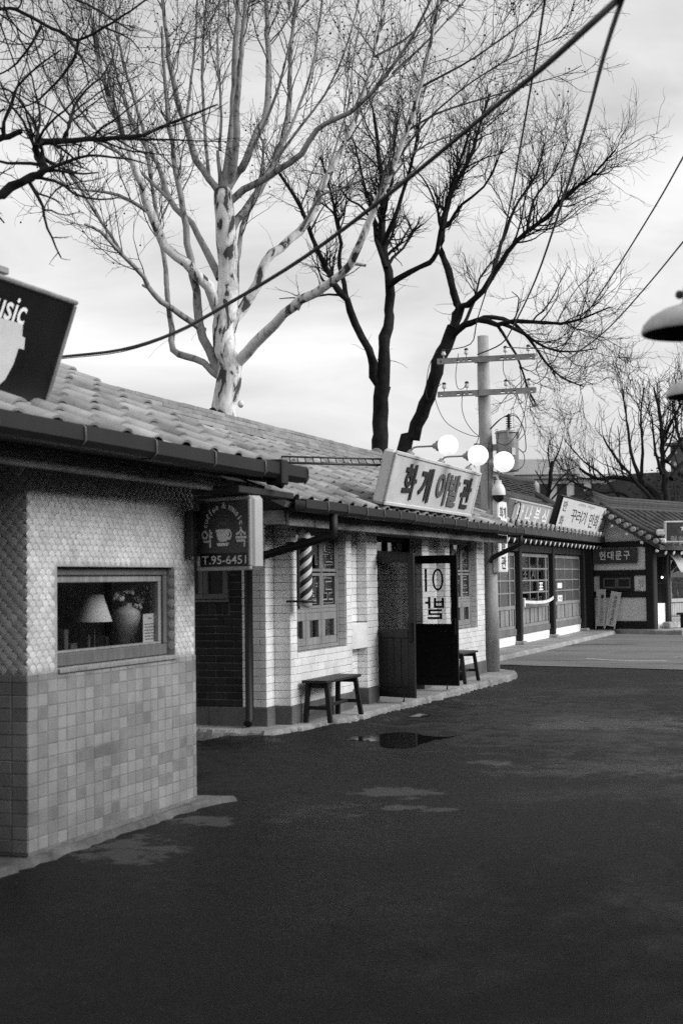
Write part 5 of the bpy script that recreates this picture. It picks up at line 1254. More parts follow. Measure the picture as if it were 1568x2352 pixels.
# ================================================================== ALLEY BETWEEN THE SHOPS
al = thing('alley_wall', 'plain pale wall closing the alley between the two tiled shops', 'wall', (-9.5, 48, 0))
MB().box((-12, 47.8, 0), (-7.6, 48.0, 2.0)).build('panel', 'sign_grey', al)
MB().box((-12, 47.7, 1.80), (-7.6, 47.95, 2.25)).build('eave', 'dark_wood', al)
for k in range(12):
    x = -10.6+k*.22; MB().lathe([(.001, .0), (.05, 0), (.05, .1)], 10, T((x, 47.69, 1.88)) @ Matrix.Rotation(math.pi/2, 4, 'X')).build('rafter_end', 'rafter_end', al)
    MB().lathe([(.001, .0), (.06, 0), (.06, .1)], 10, T((x+.1, 47.68, 2.14)) @ Matrix.Rotation(math.pi/2, 4, 'X')).build('tile_end', 'tile_end', al)
hb = thing('hanging_board', 'dark metal advertising board with white oval lettering in the alley', 'sign', (-7.9, 42.6, 1.6))
q0, q1 = at_y(1337, 1351, 42.6), at_y(1368, 1272, 42.6)
MB().bbox((q0.x, 42.58, q0.z), (q1.x, 42.63, q1.z), .008).build('panel', 'letter_mid', hb); fy_ = frame((q0.x, 42.58, q0.z), (1, 0, 0), (0, 0, 1)); wq, hq = q1.x-q0.x, q1.z-q0.z
MB().box((.03, .03, .0), (wq-.03, hq*.30, .002), fy_).build('lower_panel', 'letter_soft', hb)
MB().lathe([(wq*.42, 0), (.001, .002)], 24, fy_ @ T((wq*.5, hq*.165, .003)) @ Matrix.Diagonal((1, .33, 1, 1)), cap=False).build('oval', 'letter_dark', hb); write(hb, '미원', fy_ @ T((wq*.5, hq*.165, .007)), wq*.5, hq*.12, 'letter_pale', .02)
st3 = MB()
for k in range(3): a = math.pi/2+k*2*math.pi/3; st3.add([fy_ @ Vector((wq*.5+.13*math.cos(a), hq*.62+.13*math.sin(a), .003)), fy_ @ Vector((wq*.5+.04*math.cos(a+1.0), hq*.62+.04*math.sin(a+1.0), .003)), fy_ @ Vector((wq*.5, hq*.62, .003)), fy_ @ Vector((wq*.5+.04*math.cos(a-1.0), hq*.62+.04*math.sin(a-1.0), .003))], [(0, 3, 2, 1)])
st3.build('emblem', 'letter_dark', hb)
MB().bbox((q1.x-.02, 42.64, 0.1), (q1.x+.03, 42.70, q1.z), .01).build('post', 'dark_wood', hb)

# ================================================================== LAMPS AND SHOP ON THE RIGHT (mostly beyond the frame)
rsb = thing('timber_shop', 'dark timber shop with a low canopy beside the lane, beyond the right edge', 'building', (3.4, 2, 0))
MB().box((2.2, -6, 0), (2.4, 9.2, 2.9)).build('wall', 'grey_wood', rsb); MB().box((2.41, -6, 0), (5.5, 9.2, 3.3)).build('back_room', 'grey_wood', rsb)
MB().bbox((.62, -6.2, 3.0), (2.19, 9.4, 3.08), .01).build('canopy', 'dark_wood_y', rsb)
fr = frame((2.0, -6.2, 3.32), (0, 1, 0), (.9, 0, .43)); MB().box((0, 0, -.1), (15.6, 2.6, 0), fr).build('roof_deck', 'hanok_tile', rsb)
for k in range(8): MB().bbox((2.17, -5.6+k*2.0, 0), (2.199, -5.45+k*2.0, 2.95), .005).build('post', 'dark_wood', rsb)
rw = thing('row_shop', 'row of dark timber shops across the lane, beyond the right edge', 'building', (5.5, 22, 0))
MB().box((3.4, 10.5, 0), (3.6, 36, 3.0)).build('wall', 'grey_wood', rw)
fr = frame((2.9, 10.2, 2.95), (0, 1, 0), (.88, 0, .47)); MB().box((0, 0, -.12), (26.2, 3.2, 0), fr).build('roof_deck', 'hanok_tile', rw)
for k in range(9): MB().bbox((3.36, 10.7+k*3.1, 0), (3.399, 10.9+k*3.1, 2.9), .005).build('post', 'dark_wood', rw)
for k, (lpx, lpy, D, lab) in enumerate(((1600, 757, 5.25, 'enamel lamp shade hanging at the right edge, the higher and nearer one'), (1620, 905, 7.4, 'enamel lamp shade hanging at the right edge, the lower and farther one'))):
    q = at_y(lpx, lpy, D); L_ = thing('shade_lamp', lab, 'lamp', q, 'enamel lamps along the right')
    m = MB(); m.lathe([(.196, -.012), (.20, -.005), (.193, .02), (.165, .05), (.12, .075), (.07, .09), (.05, .10), (.046, .16), (.028, .175), (.001, .176)], 36, T(q)); m.build('shade', 'enamel', L_)
    MB().lathe([(.196, -.0125), (.186, .012), (.155, .042), (.11, .066), (.05, .085), (.001, .086)], 36, T(q)).build('shade_lining', 'metal_dark', L_)
    MB().sphere(q+Vector((0, 0, .03)), .035, 12, (1, 1, 1.3)).build('bulb', 'ceramic', L_)
    MB().sphere(q+Vector((-.058, -.01, .13)), .017, 8).build('screw', 'metal_dark', L_)
    MB().tube([q+Vector((0, 0, .17)), q+Vector((0, 0, .24)), q+Vector((.05, .0, .33)), q+Vector((.2, .0, .42)), Vector((.45, q.y, 3.0)), Vector((.66, q.y, 2.995))], .014, 8).build('arm', 'metal_grey', L_)

# ================================================================== FAR BUILDINGS
def far_building(name, label, loc, w, d, h, rz, floors, bays, wall, glass='far_glass', fh0=0, roof=None, win=(.62, .62), top_band=None):
    b = thing(name, label, 'building', loc); fr = T(loc) @ Matrix.Rotation(rz, 4, 'Z')
    MB().box((-w/2, 0, -2), (w/2, d, h), fr).build('wall', wall, b)
    MB().box((-w/2-.5, -.5, h+.002), (w/2+.5, d+.5, h+.3), fr).build('cornice', wall if roof is None else roof, b)
    fh = (h-fh0)/floors; bw2 = w/bays
    for f in range(floors):
        for k in range(bays):
            x0 = -w/2+bw2*(k+.5-win[0]/2); z0 = fh0+fh*(f+.5-win[1]/2)
            MB().box((x0, -.05, z0), (x0+bw2*win[0], .15, z0+fh*win[1]), fr).build('window', glass, b)
    return b, fr
def far_pt(x, y, Y): p = at_y(x, y, Y); return p
p = far_pt(1195, 1175, 118); top = far_pt(1195, 1092, 118).z
b, fr = far_building('office_building', 'pale multi-storey building with rows of windows behind the tiled roofs', (p.x, p.y, 0), 11.5, 14, top-.3, RAD(-19), 4, 9, 'far_wall', win=(.55, .66))
for k in range(10): MB().box((-5.75+k*1.278-.14, -.35, top*.45), (-5.75+k*1.278+.14, -.06, top-.3), fr).build('pilaster', 'far_wall', b)
MB().box((-6.0, -.6, top*.72), (6.0, -.36, top*.76), fr).build('band', 'far_wall', b)
p = far_pt(1330, 1175, 112); top = far_pt(1330, 1090, 112).z
b, fr = far_building('office_wing', 'shaded wing of the pale building behind bare branches', (p.x, p.y, 0), 9.5, 14, top-.3, RAD(20), 4, 7, 'far_wall', win=(.55, .66))
MB().box((-5.2, -.8, top), (0, 6, top+1.2), fr).build('tower_block', 'far_wall', b)
p = far_pt(1450, 1190, 100); top = far_pt(1450, 1120, 100).z
b = thing('long_hall', 'low grey hall with a wide shallow roof behind the right trees', 'building', (p.x, p.y, 0)); fr = T((p.x, p.y, 0)) @ Matrix.Rotation(RAD(-8), 4, 'Z')
MB().box((-4.5, 0, -1), (13, 10, top-1.5), fr).build('wall', 'far_dark', b)
MB().prism([(-7, top-1.6), (16, top-1.2), (13, top+1.0), (.5, top+.9), (-6.5, top-1.2)], 12, fr @ Matrix.Rotation(math.pi/2, 4, 'X') @ T((0, 0, -11))).build('roof', 'far_roof', b)
for k in range(9): MB().box((-3.8+k*1.8, -.05, top-5.2), (-2.6+k*1.8, .1, top-2.6), fr).build('window', 'far_glass', b)
write(b, '서울회관', fr @ T((-.5, top-1.95, -.12)) @ Matrix.Rotation(math.pi/2, 4, 'X'), 5.2, .8, 'letter_pale', .03)
p = far_pt(1612, 1175, 150); top = far_pt(1562, 1022, 150).z
far_building('tower_block', 'dark tall block with small windows at the right edge', (p.x, p.y, 0), 6.5, 10, top, RAD(-12), 12, 6, 'far_dark', 'far_wall', win=(.35, .3))
p = far_pt(1540, 1190, 92)
MB().box((p.x-4, p.y, -1), (p.x+9, p.y+4, 6.2)).build('dark_house', 'far_roof'); tag(bpy.data.objects['dark_house'], 'dark low building mass under the right-hand trees', 'building')

# ================================================================== TREES
class Tree:
    def __init__(s, seed): s.r = np.random.default_rng(seed); s.br = []      # list of (pts [P,3], rad [P])
def tubes_mesh(name, groups, mat):
    """groups: list of (pts [N,P,3], rad [N,P], sides)"""
    V, F = [], []; off = 0
    for pts, rad, n in groups:
        if len(pts) == 0: continue
        N_, P_, _ = pts.shape; t = np.gradient(pts, axis=1); t /= np.linalg.norm(t, axis=2, keepdims=True)+1e-9
        ref = np.where(np.abs(t[..., 2:3]) < .9, np.array([0, 0, 1.]), np.array([1., 0, 0])); ref = np.repeat(ref[:, :1], P_, 1)
        a = np.cross(t, ref); a /= np.linalg.norm(a, axis=2, keepdims=True)+1e-9; b = np.cross(a, t)
        th = np.arange(n)*2*np.pi/n
        ring = pts[:, :, None, :]+rad[:, :, None, None]*(a[:, :, None, :]*np.cos(th)[None, None, :, None]+b[:, :, None, :]*np.sin(th)[None, None, :, None])
        V.append(ring.reshape(-1, 3)); idx = np.arange(N_*P_*n).reshape(N_, P_, n)+off
        q = np.stack([idx[:, :-1], np.roll(idx, -1, 2)[:, :-1], np.roll(idx, -1, 2)[:, 1:], idx[:, 1:]], -1).reshape(-1, 4); F.append(q); off += N_*P_*n
    V = np.concatenate(V).astype(np.float32); F = np.concatenate(F).astype(np.int32)
    me = bpy.data.meshes.new(name); me.vertices.add(len(V)); me.vertices.foreach_set('co', V.ravel()); me.loops.add(F.size); me.loops.foreach_set('vertex_index', F.ravel())
    me.polygons.add(len(F)); me.polygons.foreach_set('loop_start', np.arange(len(F), dtype=np.int32)*4); me.polygons.foreach_set('loop_total', np.full(len(F), 4, np.int32)); me.polygons.foreach_set('use_smooth', np.ones(len(F), bool))
    me.update(calc_edges=True); me.materials.append(M[mat]); return me
def smooth_path(pts, rad, step):
    """Catmull-Rom through points, resampled"""
    P_ = [Vector(p) for p in pts]; out, ro = [], []
    for i in range(len(P_)-1):
        a, b, c, d = P_[max(i-1, 0)], P_[i], P_[i+1], P_[min(i+2, len(P_)-1)]; n = max(2, int((c-b).length/step))
        for k in range(n):
            t = k/n; out.append(.5*((2*b)+(c-a)*t+(2*a-5*b+4*c-d)*t*t+(3*b-a-3*c+d)*t**3)); ro.append(rad[i]+(rad[i+1]-rad[i])*t)
    out.append(P_[-1]); ro.append(rad[-1]); return np.array([list(v) for v in out]), np.array(ro)
def limb(root, l, Y, drift, w0, w1, mat, rs, name='limb', step=.25, knob=.06):
    """traced limb: l picture points, Y world depth at its foot, drift metres of depth along it"""
    n = len(l); pts, rad = [], []; acc = [0]
    for k in range(1, n): acc.append(acc[-1]+math.hypot(l[k][0]-l[k-1][0], l[k][1]-l[k-1][1]))
    for k, (x, y) in enumerate(l):
        t = acc[k]/acc[-1]; yy = Y+drift*t+(rs.uniform(-.15, .15) if 0 < k < n-1 else 0); p = at_y(x, y, yy); px_m = FPX/((p-EYEP).dot(cf)); pts.append(p); rad.append((w0+(w1-w0)*t**.8)/2/px_m)
    P_, R_ = smooth_path(pts, rad, step)
    R_ = R_*(1+np.array([rs.uniform(-knob, knob) for _ in R_])); P_[1:-1] += np.array([[rs.uniform(-1, 1)*R_[i]*.35 for _ in range(3)] for i in range(1, len(P_)-1)])
    obj(name, tubes_mesh(name, [(P_[None], R_[None], 12 if w0 > 20 else 8)], mat), root)
    return P_, R_
def grow(parents, nper, length, rad_f, ang, rng_, P_=7, up=.25, wig=.18, t0=.25, lmin=.5, droop=0, rmin=.0022, len_by_parent=True, spread=.25):
    """children of a list of (pts [n,3], rad [n]); returns list"""
    out = []
    for pts, rad in parents:
        seg = np.linalg.norm(np.diff(pts, axis=0), axis=1); L = seg.sum()
        n = rng_.poisson(nper*L) if len_by_parent else nper
        if n == 0: continue
        ts = t0+(1-t0)*rng_.random(n); idx = np.clip((ts*(len(pts)-1)).astype(int), 0, len(pts)-2); fr_ = ts*(len(pts)-1)-idx
        base = pts[idx]+(pts[idx+1]-pts[idx])*fr_[:, None]; tan = pts[idx+1]-pts[idx]; tan /= np.linalg.norm(tan, axis=1, keepdims=True)+1e-9; r0 = rad[idx]
        q = rng_.normal(size=(n, 3)); perp = q-tan*(q*tan).sum(1, keepdims=True); perp /= np.linalg.norm(perp, axis=1, keepdims=True)+1e-9
        an = np.radians(ang+rng_.normal(size=n)*12); d = tan*np.cos(an)[:, None]+perp*np.sin(an)[:, None]
        ll = length*(lmin+(1-lmin)*rng_.random(n))*(1.15-.55*ts)
        step = (ll/(P_-1))[:, None]; path = np.empty((n, P_, 3)); path[:, 0] = base; cur = d.copy()
        for k in range(1, P_):
            cur = cur+rng_.normal(size=(n, 3))*wig+np.array([0, 0, up-droop*(k/P_)]); cur /= np.linalg.norm(cur, axis=1, keepdims=True); path[:, k] = path[:, k-1]+cur*step
        r = np.maximum(np.minimum(r0*rad_f, .05), rmin)[:, None]*np.linspace(1, .35, P_)[None]; r = np.maximum(r, rmin*.6)
        out += [(path[i], r[i]) for i in range(n)]
    return out
def pack(children, sides=4):
    if not children: return []
    by = {}
    for p_, r_ in children: by.setdefault(len(p_), []).append((p_, r_))
    return [(np.array([c[0] for c in v]), np.array([c[1] for c in v]), sides) for v in by.values()]

# ---- big plane tree
rs_ = random.Random(3); nr = np.random.default_rng(5); YP = 26.0
pt = thing('plane_tree', 'big bare plane tree with mottled pale trunk behind the barbershop roof', 'tree', (at_y(521, 1000, YP).x, YP, 0))
q = at_y(521, 1000, YP); base = [(521, 1500), (521, 1000), (521, 900), (522, 800), (522, 700), (520, 600), (516, 510), (512, 440)]
tr_p, tr_r = limb(pt, base, YP, 0, 84, 42, 'plane_bark', rs_, 'trunk', .3, .05)
# knots on the trunk
for x, y, s_ in ((492, 950, .12), (483, 962, .10), (497, 968, .11), (553, 928, .07), (486, 945, .07)):
    c_ = at_y(x, y, YP-.2); MB().sphere(c_, s_, 10, (1, .8, 1.1)).build('burl', 'dark_bark' if x < 550 else 'plane_bark', pt)
limbs = [
 ([(512, 450), (522, 390), (530, 320), (538, 230), (541, 120), (548, 0), (556, -180)], .2, 30, 12),
 ([(508, 450), (480, 410), (451, 369), (425, 287), (395, 169), (379, 51), (365, -120)], -1.6, 24, 9),
 ([(510, 440), (505, 400), (500, 345)], -.3, 18, 10),
 ([(518, 440), (545, 395), (564, 369), (595, 300), (615, 246), (616, 128), (612, 0), (618, -140)], 1.2, 27, 12),
 ([(515, 430), (538, 390), (543, 308), (551, 154), (564, 0), (570, -150)], -.8, 25, 11),
 ([(525, 560), (545, 505), (579, 461), (630, 369), (661, 266), (668, 102), (690, -60)], 1.8, 27, 9),
 ([(520, 470), (560, 435), (615, 405), (692, 354), (728, 297), (804, 256), (880, 180), (960, 60), (1010, -60)], -1.8, 24, 7),
 ([(505, 720), (478, 660), (430, 605), (378, 565), (345, 490), (318, 400), (298, 345), (255, 230), (225, 120), (205, 0), (190, -120)], -2.4, 36, 10),
 ([(505, 640), (470, 570), (440, 512), (390, 461), (364, 380), (307, 287), (265, 150), (240, 20)], 1.8, 24, 7),
 ([(518, 880), (495, 830), (466, 780), (455, 700), (432, 560), (415, 450), (395, 330), (380, 200), (372, 60)], -1.4, 32, 8),
 ([(505, 865), (465, 835), (430, 818), (398, 803), (393, 760), (386, 680), (376, 590), (362, 500), (345, 400), (335, 300)], 1.2, 24, 9),
 ([(468, 760), (420, 722), (370, 692), (342, 660), (330, 635), (275, 580), (232, 532), (195, 515)], -2.2, 22, 9),
 ([(282, 586), (235, 510), (195, 451), (160, 390), (128, 338), (90, 260)], -1.0, 11, 5),
 ([(535, 850), (565, 808), (600, 770), (655, 722), (690, 690), (760, 650), (805, 605), (828, 555), (855, 490), (900, 390), (935, 300), (965, 200), (990, 90), (1010, -20)], -2.6, 36, 8),
 ([(528, 760), (558, 705), (592, 650), (612, 600), (645, 568), (690, 530), (722, 478), (748, 415), (790, 330), (830, 230), (862, 120), (880, 20), (895, -80)], 1.8, 34, 9),
 ([(525, 640), (548, 590), (556, 520), (575, 470), (600, 400), (606, 320)], .8, 18, 7),
 ([(690, 530), (735, 450), (765, 440), (830, 415), (900, 395)], -1.0, 12, 4),
 ([(905, 380), (960, 300), (1030, 230), (1110, 170), (1200, 120), (1290, 85)], -1.2, 8, 2.5), ([(860, 130), (930, 90), (1000, 20), (1060, -40)], .8, 8, 3), ([(935, 300), (1000, 262), (1080, 235), (1180, 205), (1290, 172), (1335, 150)], .6, 8, 2.5),
 ([(965, 200), (1060, 150), (1150, 90), (1230, 25), (1260, -20)], -.6, 8, 3), ([(900, 170), (985, 90), (1060, 10), (1100, -50)], 1.0, 8, 3), ([(880, 430), (950, 350), (1010, 320), (1080, 300), (1170, 250)], 1.2, 7, 2.5),
 ([(262, 250), (245, 150), (215, 60), (200, -60)], .6, 10, 5), ([(345, 400), (330, 300), (300, 200), (275, 100), (262, -40)], -.6, 12, 6), ([(425, 290), (440, 180), (450, 80), (455, -60)], .8, 10, 5), ([(480, 405), (470, 300), (465, 180), (470, 50), (480, -60)], 1.2, 12, 6),
 ([(564, 370), (600, 300), (640, 200), (665, 100), (695, -40)], -1.0, 11, 5), ([(600, 420), (650, 330), (690, 240), (720, 140), (735, 40), (745, -60)], 1.2, 12, 5), ([(630, 370), (690, 290), (745, 220), (790, 120), (825, 0)], -.8, 10, 4), ([(505, 345), (508, 240), (500, 120), (505, 0), (510, -80)], .6, 10, 5), ([(390, 461), (330, 400), (270, 350), (190, 300), (110, 180), (70, 60)], -1.2, 11, 4), ([(310, 380), (240, 320), (170, 230), (120, 110), (90, 0)], .8, 10, 4), ([(740, 440), (770, 340), (800, 240), (812, 130), (830, 30)], .9, 10, 4),
 ([(345, 490), (300, 460), (240, 440), (160, 430), (110, 380)], -1.5, 14, 5),
 ([(805, 605), (840, 610)], .1, 12, 9), ([(690, 690), (684, 712)], .1, 14, 11), ([(342, 660), (328, 655)], .1, 12, 9)]
main = []
for l, dr, w0, w1 in limbs:
    foot = YP
    p_, r_ = limb(pt, l, foot+(dr*.35 if l[0] in ((282, 586), (345, 490), (690, 530)) else 0), dr, w0*.78, w1*.7, 'plane_bark' if w0 > 33 else ('plane_bark_limb' if w0 > 9 else 'plane_limb'), rs_); main.append((p_, r_))
up_main = [m_ for m_ in main if len(m_[0]) > 6]; thin_ = [m_ for m_ in up_main if m_[1][0] < .075]; fat_ = [m_ for m_ in up_main if m_[1][0] >= .075]
c1 = grow(fat_, 1.9, 2.9, .26, 34, nr, 12, .14, .12, .52, .3, rmin=.008)+grow(thin_, 2.6, 2.4, .34, 34, nr, 12, .12, .12, .22, .3, rmin=.008)
c2 = grow(c1, 3.1, 1.35, .45, 42, nr, 9, .06, .18, .15, .3, rmin=.0056)+grow([(m_[0][int(len(m_[0])*.62):], m_[1][int(len(m_[0])*.62):]) for m_ in up_main], 2.4, 1.3, .3, 44, nr, 9, .05, .18, .1, .3, rmin=.0056)
c3 = grow(c2, 4.8, .62, .6, 50, nr, 6, .0, .32, .12, .35, .06, rmin=.0042)
# thin whips from the lower limbs
wh = grow([m_ for m_ in main if len(m_[0]) > 6][7:14]+[(tr_p[4:14], tr_r[4:14])], .8, 1.7, .05, 70, nr, 7, -.02, .12, .05, .4, .12, rmin=.0045)
obj('branches', tubes_mesh('branches', pack(c1, 6), 'plane_limb'), pt)
obj('twigs', tubes_mesh('twigs', pack(c2, 4)+pack(c3, 3)+pack(wh, 3), 'plane_twig'), pt, kind='stuff')
# hanging seed balls
tips = [c[0][-1] for c in c3 if nr.random() < .11]; sb = MB(); ico = [(0, 0, 1), (.9, 0, .4), (.28, .85, .4), (-.72, .53, .4), (-.72, -.53, .4), (.28, -.85, .4), (.72, .53, -.4), (-.28, .85, -.4), (-.9, 0, -.4), (-.28, -.85, -.4), (.72, -.53, -.4), (0, 0, -1)]
icf = [(0,1,2),(0,2,3),(0,3,4),(0,4,5),(0,5,1),(1,6,2),(2,7,3),(3,8,4),(4,9,5),(5,10,1),(2,6,7),(3,7,8),(4,8,9),(5,9,10),(1,10,6),(11,7,6),(11,8,7),(11,9,8),(11,10,9),(11,6,10)]
for t_ in tips[:2600]: sb.add([(t_[0]+x*.021, t_[1]+y*.021, t_[2]-.02+z*.021) for x, y, z in ico], icf)
sb.build('seed_balls', 'plane_twig', pt, kind='stuff')

# ---- two dark trees
def dark_tree(name, label, Y, trunk, tw, lims, seed, dens=(4.0, 4.2, 6.0), lens=(2.1, 1.2, .65), up=.10, mat='dark_bark', angs=(38, 42, 40), sides=(6, 4, 3), rm=(.006, .0045)):
    rs2 = random.Random(seed); n2 = np.random.default_rng(seed); b0 = at_y(trunk[0][0], trunk[0][1], Y); t_ = thing(name, label, 'tree', (b0.x, Y, 0)); sc = Y/30
    tp, trd = limb(t_, trunk, Y, 0, tw[0], tw[1], mat, rs2, 'trunk', .25, .08); mains = []
    for l, dr, w0, w1 in lims: mains.append(limb(t_, l, Y, dr, w0, w1, mat, rs2, 'limb', .25, .10))
    a = grow(mains, dens[0]*1.15/sc, lens[0]*sc, .42, angs[0], n2, 10, up, .17, .42, .3, rmin=rm[0]); b = grow(a, dens[1]/sc, lens[1]*sc, .55, angs[1], n2, 8, up*.6, .19, .1, .3, rmin=rm[0]); c = grow(b, dens[2]/sc, lens[2]*sc, .6, angs[2], n2, 6, up*.4, .18, .1, .35, rmin=rm[1])
    d = grow(mains, 1.3/sc, .7*sc, .08, 60, n2, 5, 0, .25, .0, .4, rmin=rm[1])
    obj('branches', tubes_mesh('branches', pack(a, sides[0]), 'dark_twig'), t_); obj('twigs', tubes_mesh('twigs', pack(b, sides[1])+pack(c, sides[2])+pack(d, 3), 'dark_twig'), t_, kind='stuff'); return t_
dark_tree('dark_tree', 'dark bare tree with a forked upright trunk behind the barbershop sign', 32, [(872, 1500), (872, 1060), (874, 1000), (876, 940), (879, 885)], (44, 38), [
 ([(879, 895), (862, 865), (845, 800), (818, 745), (795, 690), (770, 655), (745, 610), (715, 545), (692, 480), (655, 420), (630, 380)], -1.5, 24, 6),
 ([(798, 695), (790, 650), (778, 610), (782, 560), (770, 500), (760, 440), (735, 360)], 1.0, 13, 4),
 ([(879, 895), (884, 800), (892, 710), (893, 650), (882, 600), (876, 540), (880, 470), (872, 380), (858, 260)], .5, 34, 7),
 ([(893, 655), (938, 625), (985, 605), (1002, 580), (1012, 530), (1028, 460), (1052, 380), (1080, 300)], -1.6, 16, 4),
 ([(886, 615), (868, 565), (858, 500), (835, 420), (815, 330)], 1.4, 14, 4),
 ([(880, 560), (905, 500), (930, 430), (950, 350), (965, 260)], -1.0, 13, 4),
 ([(878, 480), (900, 420), (905, 340), (915, 250)], 1.2, 10, 3)], 11)
dark_tree('dark_tree', 'dark bare tree leaning right behind the utility pole crossarms', 35, [(900, 1500), (926, 1060), (945, 1005), (968, 950), (1000, 860), (1024, 790), (1040, 750)], (40, 30), [
 ([(1038, 755), (1050, 718), (1036, 650), (1020, 600), (1012, 555), (1022, 500), (1042, 430), (1080, 360), (1100, 290), (1125, 215)], .8, 22, 5),
 ([(1040, 752), (1062, 705), (1090, 690), (1128, 640), (1165, 580), (1210, 530), (1255, 498), (1310, 440), (1360, 400), (1412, 345)], -1.5, 19, 4),
 ([(1036, 772), (1066, 748), (1098, 735), (1140, 745), (1180, 738), (1250, 742), (1310, 740), (1400, 705)], -1.8, 18, 3),
 ([(1098, 735), (1130, 728), (1180, 745), (1215, 780), (1250, 830), (1290, 868), (1340, 888)], 1.5, 12, 3),
 ([(1140, 745), (1170, 790), (1195, 840), (1210, 890), (1230, 930)], .8, 9, 2.5), ([(1150, 742), (1200, 765), (1255, 800), (1310, 808), (1370, 800)], -.8, 10, 2.5),
 ([(1128, 640), (1150, 560), (1180, 480), (1230, 400), (1250, 330)], 1.5, 12, 3), ([(1026, 520), (1060, 470), (1110, 430), (1150, 350)], -1.2, 10, 3),
 ([(1210, 530), (1225, 460), (1270, 400), (1300, 330)], 1.0, 8, 2.5), ([(1064, 745), (1090, 690), (1100, 640), (1130, 600)], .8, 9, 3)], 23)
# ---- near branches over the left roof
rs3 = random.Random(8); n3 = np.random.default_rng(8); YN = 9.0
nt_ = thing('dark_tree', 'dark near tree reaching its crooked branches over the left roof', 'tree', (at_y(-420, 1300, YN).x, YN, 0))
q0 = at_y(-420, 1300, YN)
trp = [Vector((q0.x, YN, 0)), Vector((q0.x+.1, YN, 1.6)), Vector((q0.x+.05, YN, 3.0)), at_y(-392, 300, YN), at_y(-386, 40, YN), at_y(-380, -160, YN)]
P_, R_ = smooth_path(trp, [.2, .17, .15, .12, .08, .05], .3); obj('trunk', tubes_mesh('trunk', [(P_[None], R_[None], 12)], 'dark_bark'), nt_)
ml = []
for l, dr, w0, w1 in (([(-390, 620), (-200, 520), (-60, 468), (0, 445), (50, 420), (88, 402), (99, 385), (88, 358), (80, 338), (95, 328), (150, 325), (210, 320), (270, 317), (330, 310), (370, 292), (430, 268), (500, 240)], -.6, 40, 4),
 ([(146, 322), (158, 290), (172, 245), (198, 205), (232, 178), (255, 140)], .5, 11, 3), ([(265, 317), (340, 320), (420, 322), (520, 325)], -.4, 8, 2),
 ([(-390, 420), (-200, 370), (-40, 330), (20, 312), (48, 302)], .3, 36, 12), ([(10, 312), (10, 280), (28, 240), (40, 200), (90, 150), (140, 115)], -.4, 10, 3),
 ([(-380, 160), (-150, 60), (0, 22), (50, 28), (105, 58), (150, 78), (180, 92), (240, 62), (320, 12), (380, -40)], .4, 16, 4), ([(180, 90), (172, 130), (140, 178), (80, 235), (30, 250)], .6, 9, 3), ([(150, 78), (190, 140), (205, 200)], -.6, 7, 3), ([(95, 60), (60, 120), (20, 160), (-30, 180)], .3, 8, 3), ([(-380, 60), (-120, -40), (60, -40), (200, 10), (300, 70)], -.5, 14, 4), ([(230, 60), (300, 90), (330, 130)], .2, 6, 2)):
    ml.append(limb(nt_, l, YN, dr, w0, w1, 'dark_bark', rs3, 'limb', .07, .10))
mlv = [(p_[len(p_)//3:], r_[len(p_)//3:]) if len(p_) > 30 else (p_, r_) for p_, r_ in ml]
a = grow(mlv, 6.5, .95, .5, 44, n3, 9, .02, .16, .06, .3, rmin=.0030); b = grow(a, 7.5, .42, .6, 48, n3, 6, .0, .25, .1, .35, rmin=.0020); c = grow(b, 9, .17, .7, 48, n3, 4, 0, .25, .1, .4, rmin=.0012)
obj('branches', tubes_mesh('branches', pack(a, 5), 'dark_twig'), nt_); obj('twigs', tubes_mesh('twigs', pack(b, 4)+pack(c, 3), 'dark_twig'), nt_, kind='stuff')
# ---- trees behind the gable shop
dark_tree('dark_tree', 'spreading dark bare tree with low crooked limbs behind the gable shop roof', 58, [(1545, 1420), (1540, 1200), (1520, 1170)], (60, 50), [
 ([(1530, 1190), (1490, 1140), (1455, 1100), (1420, 1060), (1395, 1025), (1385, 1005)], -1, 14, 4), ([(1520, 1180), (1500, 1130), (1460, 1105), (1410, 1095), (1370, 1100), (1330, 1075)], 1.5, 22, 5),
 ([(1535, 1190), (1528, 1120), (1520, 1060), (1518, 1000), (1512, 940), (1500, 890)], .5, 20, 4), ([(1520, 1090), (1505, 1040), (1500, 1000), (1495, 950)], -1, 10, 3),
 ([(1480, 1120), (1450, 1050), (1440, 980), (1430, 900)], 1, 11, 3), ([(1470, 1110), (1475, 1040), (1470, 960), (1478, 890)], -1, 9, 3), ([(1530, 1060), (1560, 1020), (1590, 980)], .5, 12, 4),
 ([(1520, 1010), (1545, 960), (1570, 920)], -.5, 9, 3), ([(1540, 1100), (1570, 1060), (1600, 1040)], 1, 14, 5), ([(1500, 1150), (1460, 1150), (1420, 1130), (1370, 1130), (1300, 1100)], -1.5, 13, 3),
 ([(1420, 1140), (1380, 1090), (1340, 1060), (1295, 1010)], 1.0, 8, 2)], 31, (3.4, 3.6, 4.0), (1.7, 1.0, .6), .18, rm=(.012, .009))
dark_tree('dark_tree', 'slender dark sapling rising before the pale office building', 64, [(1252, 1420), (1256, 1170), (1262, 1100), (1268, 1060)], (14, 9), [
 ([(1262, 1100), (1272, 1060), (1285, 1030), (1292, 1000)], .5, 6, 2), ([(1264, 1080), (1258, 1040), (1262, 1010)], -.5, 5, 2), ([(1258, 1130), (1240, 1100), (1228, 1080)], .4, 5, 2), ([(1258, 1140), (1285, 1100), (1315, 1075)], -.4, 5, 2), ([(1256, 1160), (1290, 1120), (1330, 1095)], .4, 5, 2)], 37, (3.2, 3.0, 3.0), (1.2, .7, .45), .12, rm=(.010, .008))
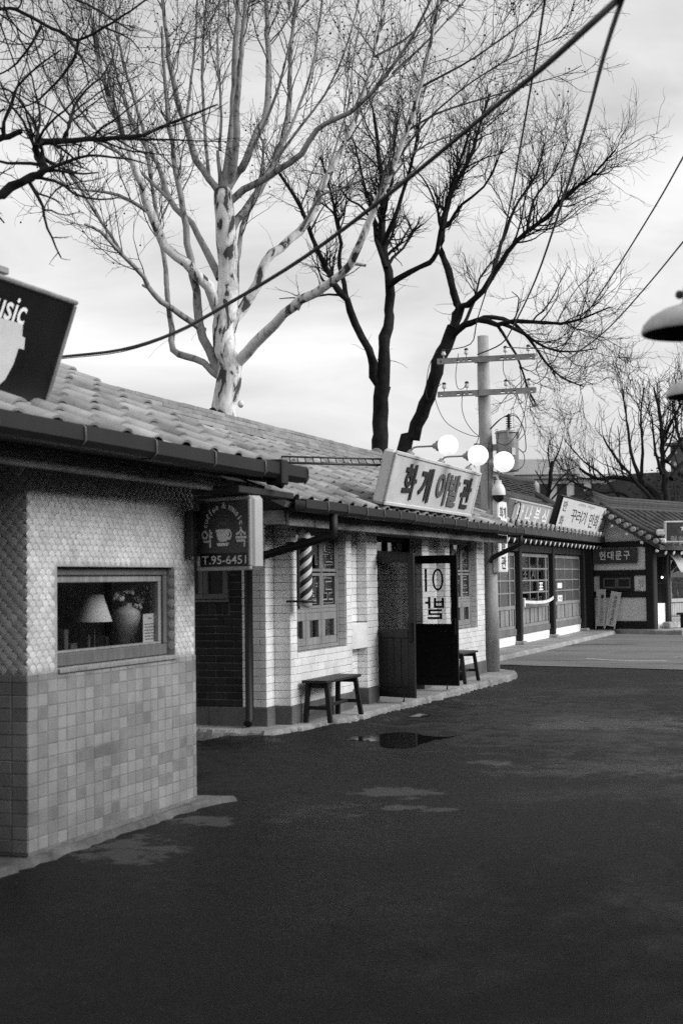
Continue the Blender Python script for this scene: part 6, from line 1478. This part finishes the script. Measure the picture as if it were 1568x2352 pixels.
dark_tree('dark_tree', 'dense dark tree at the far right edge behind the lamps', 66, [(1600, 1420), (1600, 1150), (1598, 1080)], (40, 30), [
 ([(1598, 1100), (1570, 1040), (1555, 990), (1545, 930)], .5, 14, 4), ([(1598, 1090), (1590, 1020), (1580, 960), (1575, 900)], -.5, 14, 4), ([(1598, 1120), (1560, 1090), (1530, 1060), (1500, 1045)], .5, 12, 3)], 41, (4, 4, 4.4), (1.7, 1.0, .6), .15, rm=(.012, .009))
# ---- hedge in the alley and shrubs
def shrub(label, cx, cy, rx, ry, h, n, seed, name='shrub'):
    r = np.random.default_rng(seed); s = thing(name, label, 'shrub', (cx, cy, 0))
    u = r.normal(size=(n, 3)); u /= np.linalg.norm(u, axis=1, keepdims=True); rad_ = r.random(n)**.4; c = u*rad_[:, None]*np.array([rx, ry, h/2])+np.array([cx, cy, h/2+.05])
    a = r.normal(size=(n, 3)); a /= np.linalg.norm(a, axis=1, keepdims=True); b = np.cross(a, r.normal(size=(n, 3))); b /= np.linalg.norm(b, axis=1, keepdims=True); sz = (.04+.05*r.random(n))[:, None]
    V = np.stack([c-a*sz, c+b*sz*.5, c+a*sz, c-b*sz*.5], 1).reshape(-1, 3); F = np.arange(n*4).reshape(n, 4)
    me = bpy.data.meshes.new('foliage'); me.from_pydata(V.tolist(), [], F.tolist()); me.materials.append(M['shrub']); obj('foliage', me, s, kind='stuff')
    m = MB()
    for k in range(7): m.tube([(cx+r.normal()*.1*rx, cy+r.normal()*.1*ry, 0), (cx+r.normal()*.4*rx, cy+r.normal()*.4*ry, h*.7)], .015, 5)
    m.build('stems', 'dark_twig', s)
q = at_y(1352, 1420, 45.5); shrub('dark leafy shrub filling the alley between the tiled shops', q.x, 45.5, .75, .6, 1.25, 2600, 3)
for k, (x, Y, h, rx, lab) in enumerate(((1250, 70, 3.7, 3.2, 'dark bare thicket below the pale building'), (1330, 68, 4.0, 3.0, 'dark thicket left of the hall'), (1400, 66, 5.0, 3.0, 'dark thicket right behind the gable shop ridge'), (1530, 62, 6.3, 2.6, 'dark ivy-grown mass under the right-hand tree'))):
    q = at_y(x, 1200, Y); shrub(lab, q.x, Y, rx, 1.5, h, 5200, 50+k)
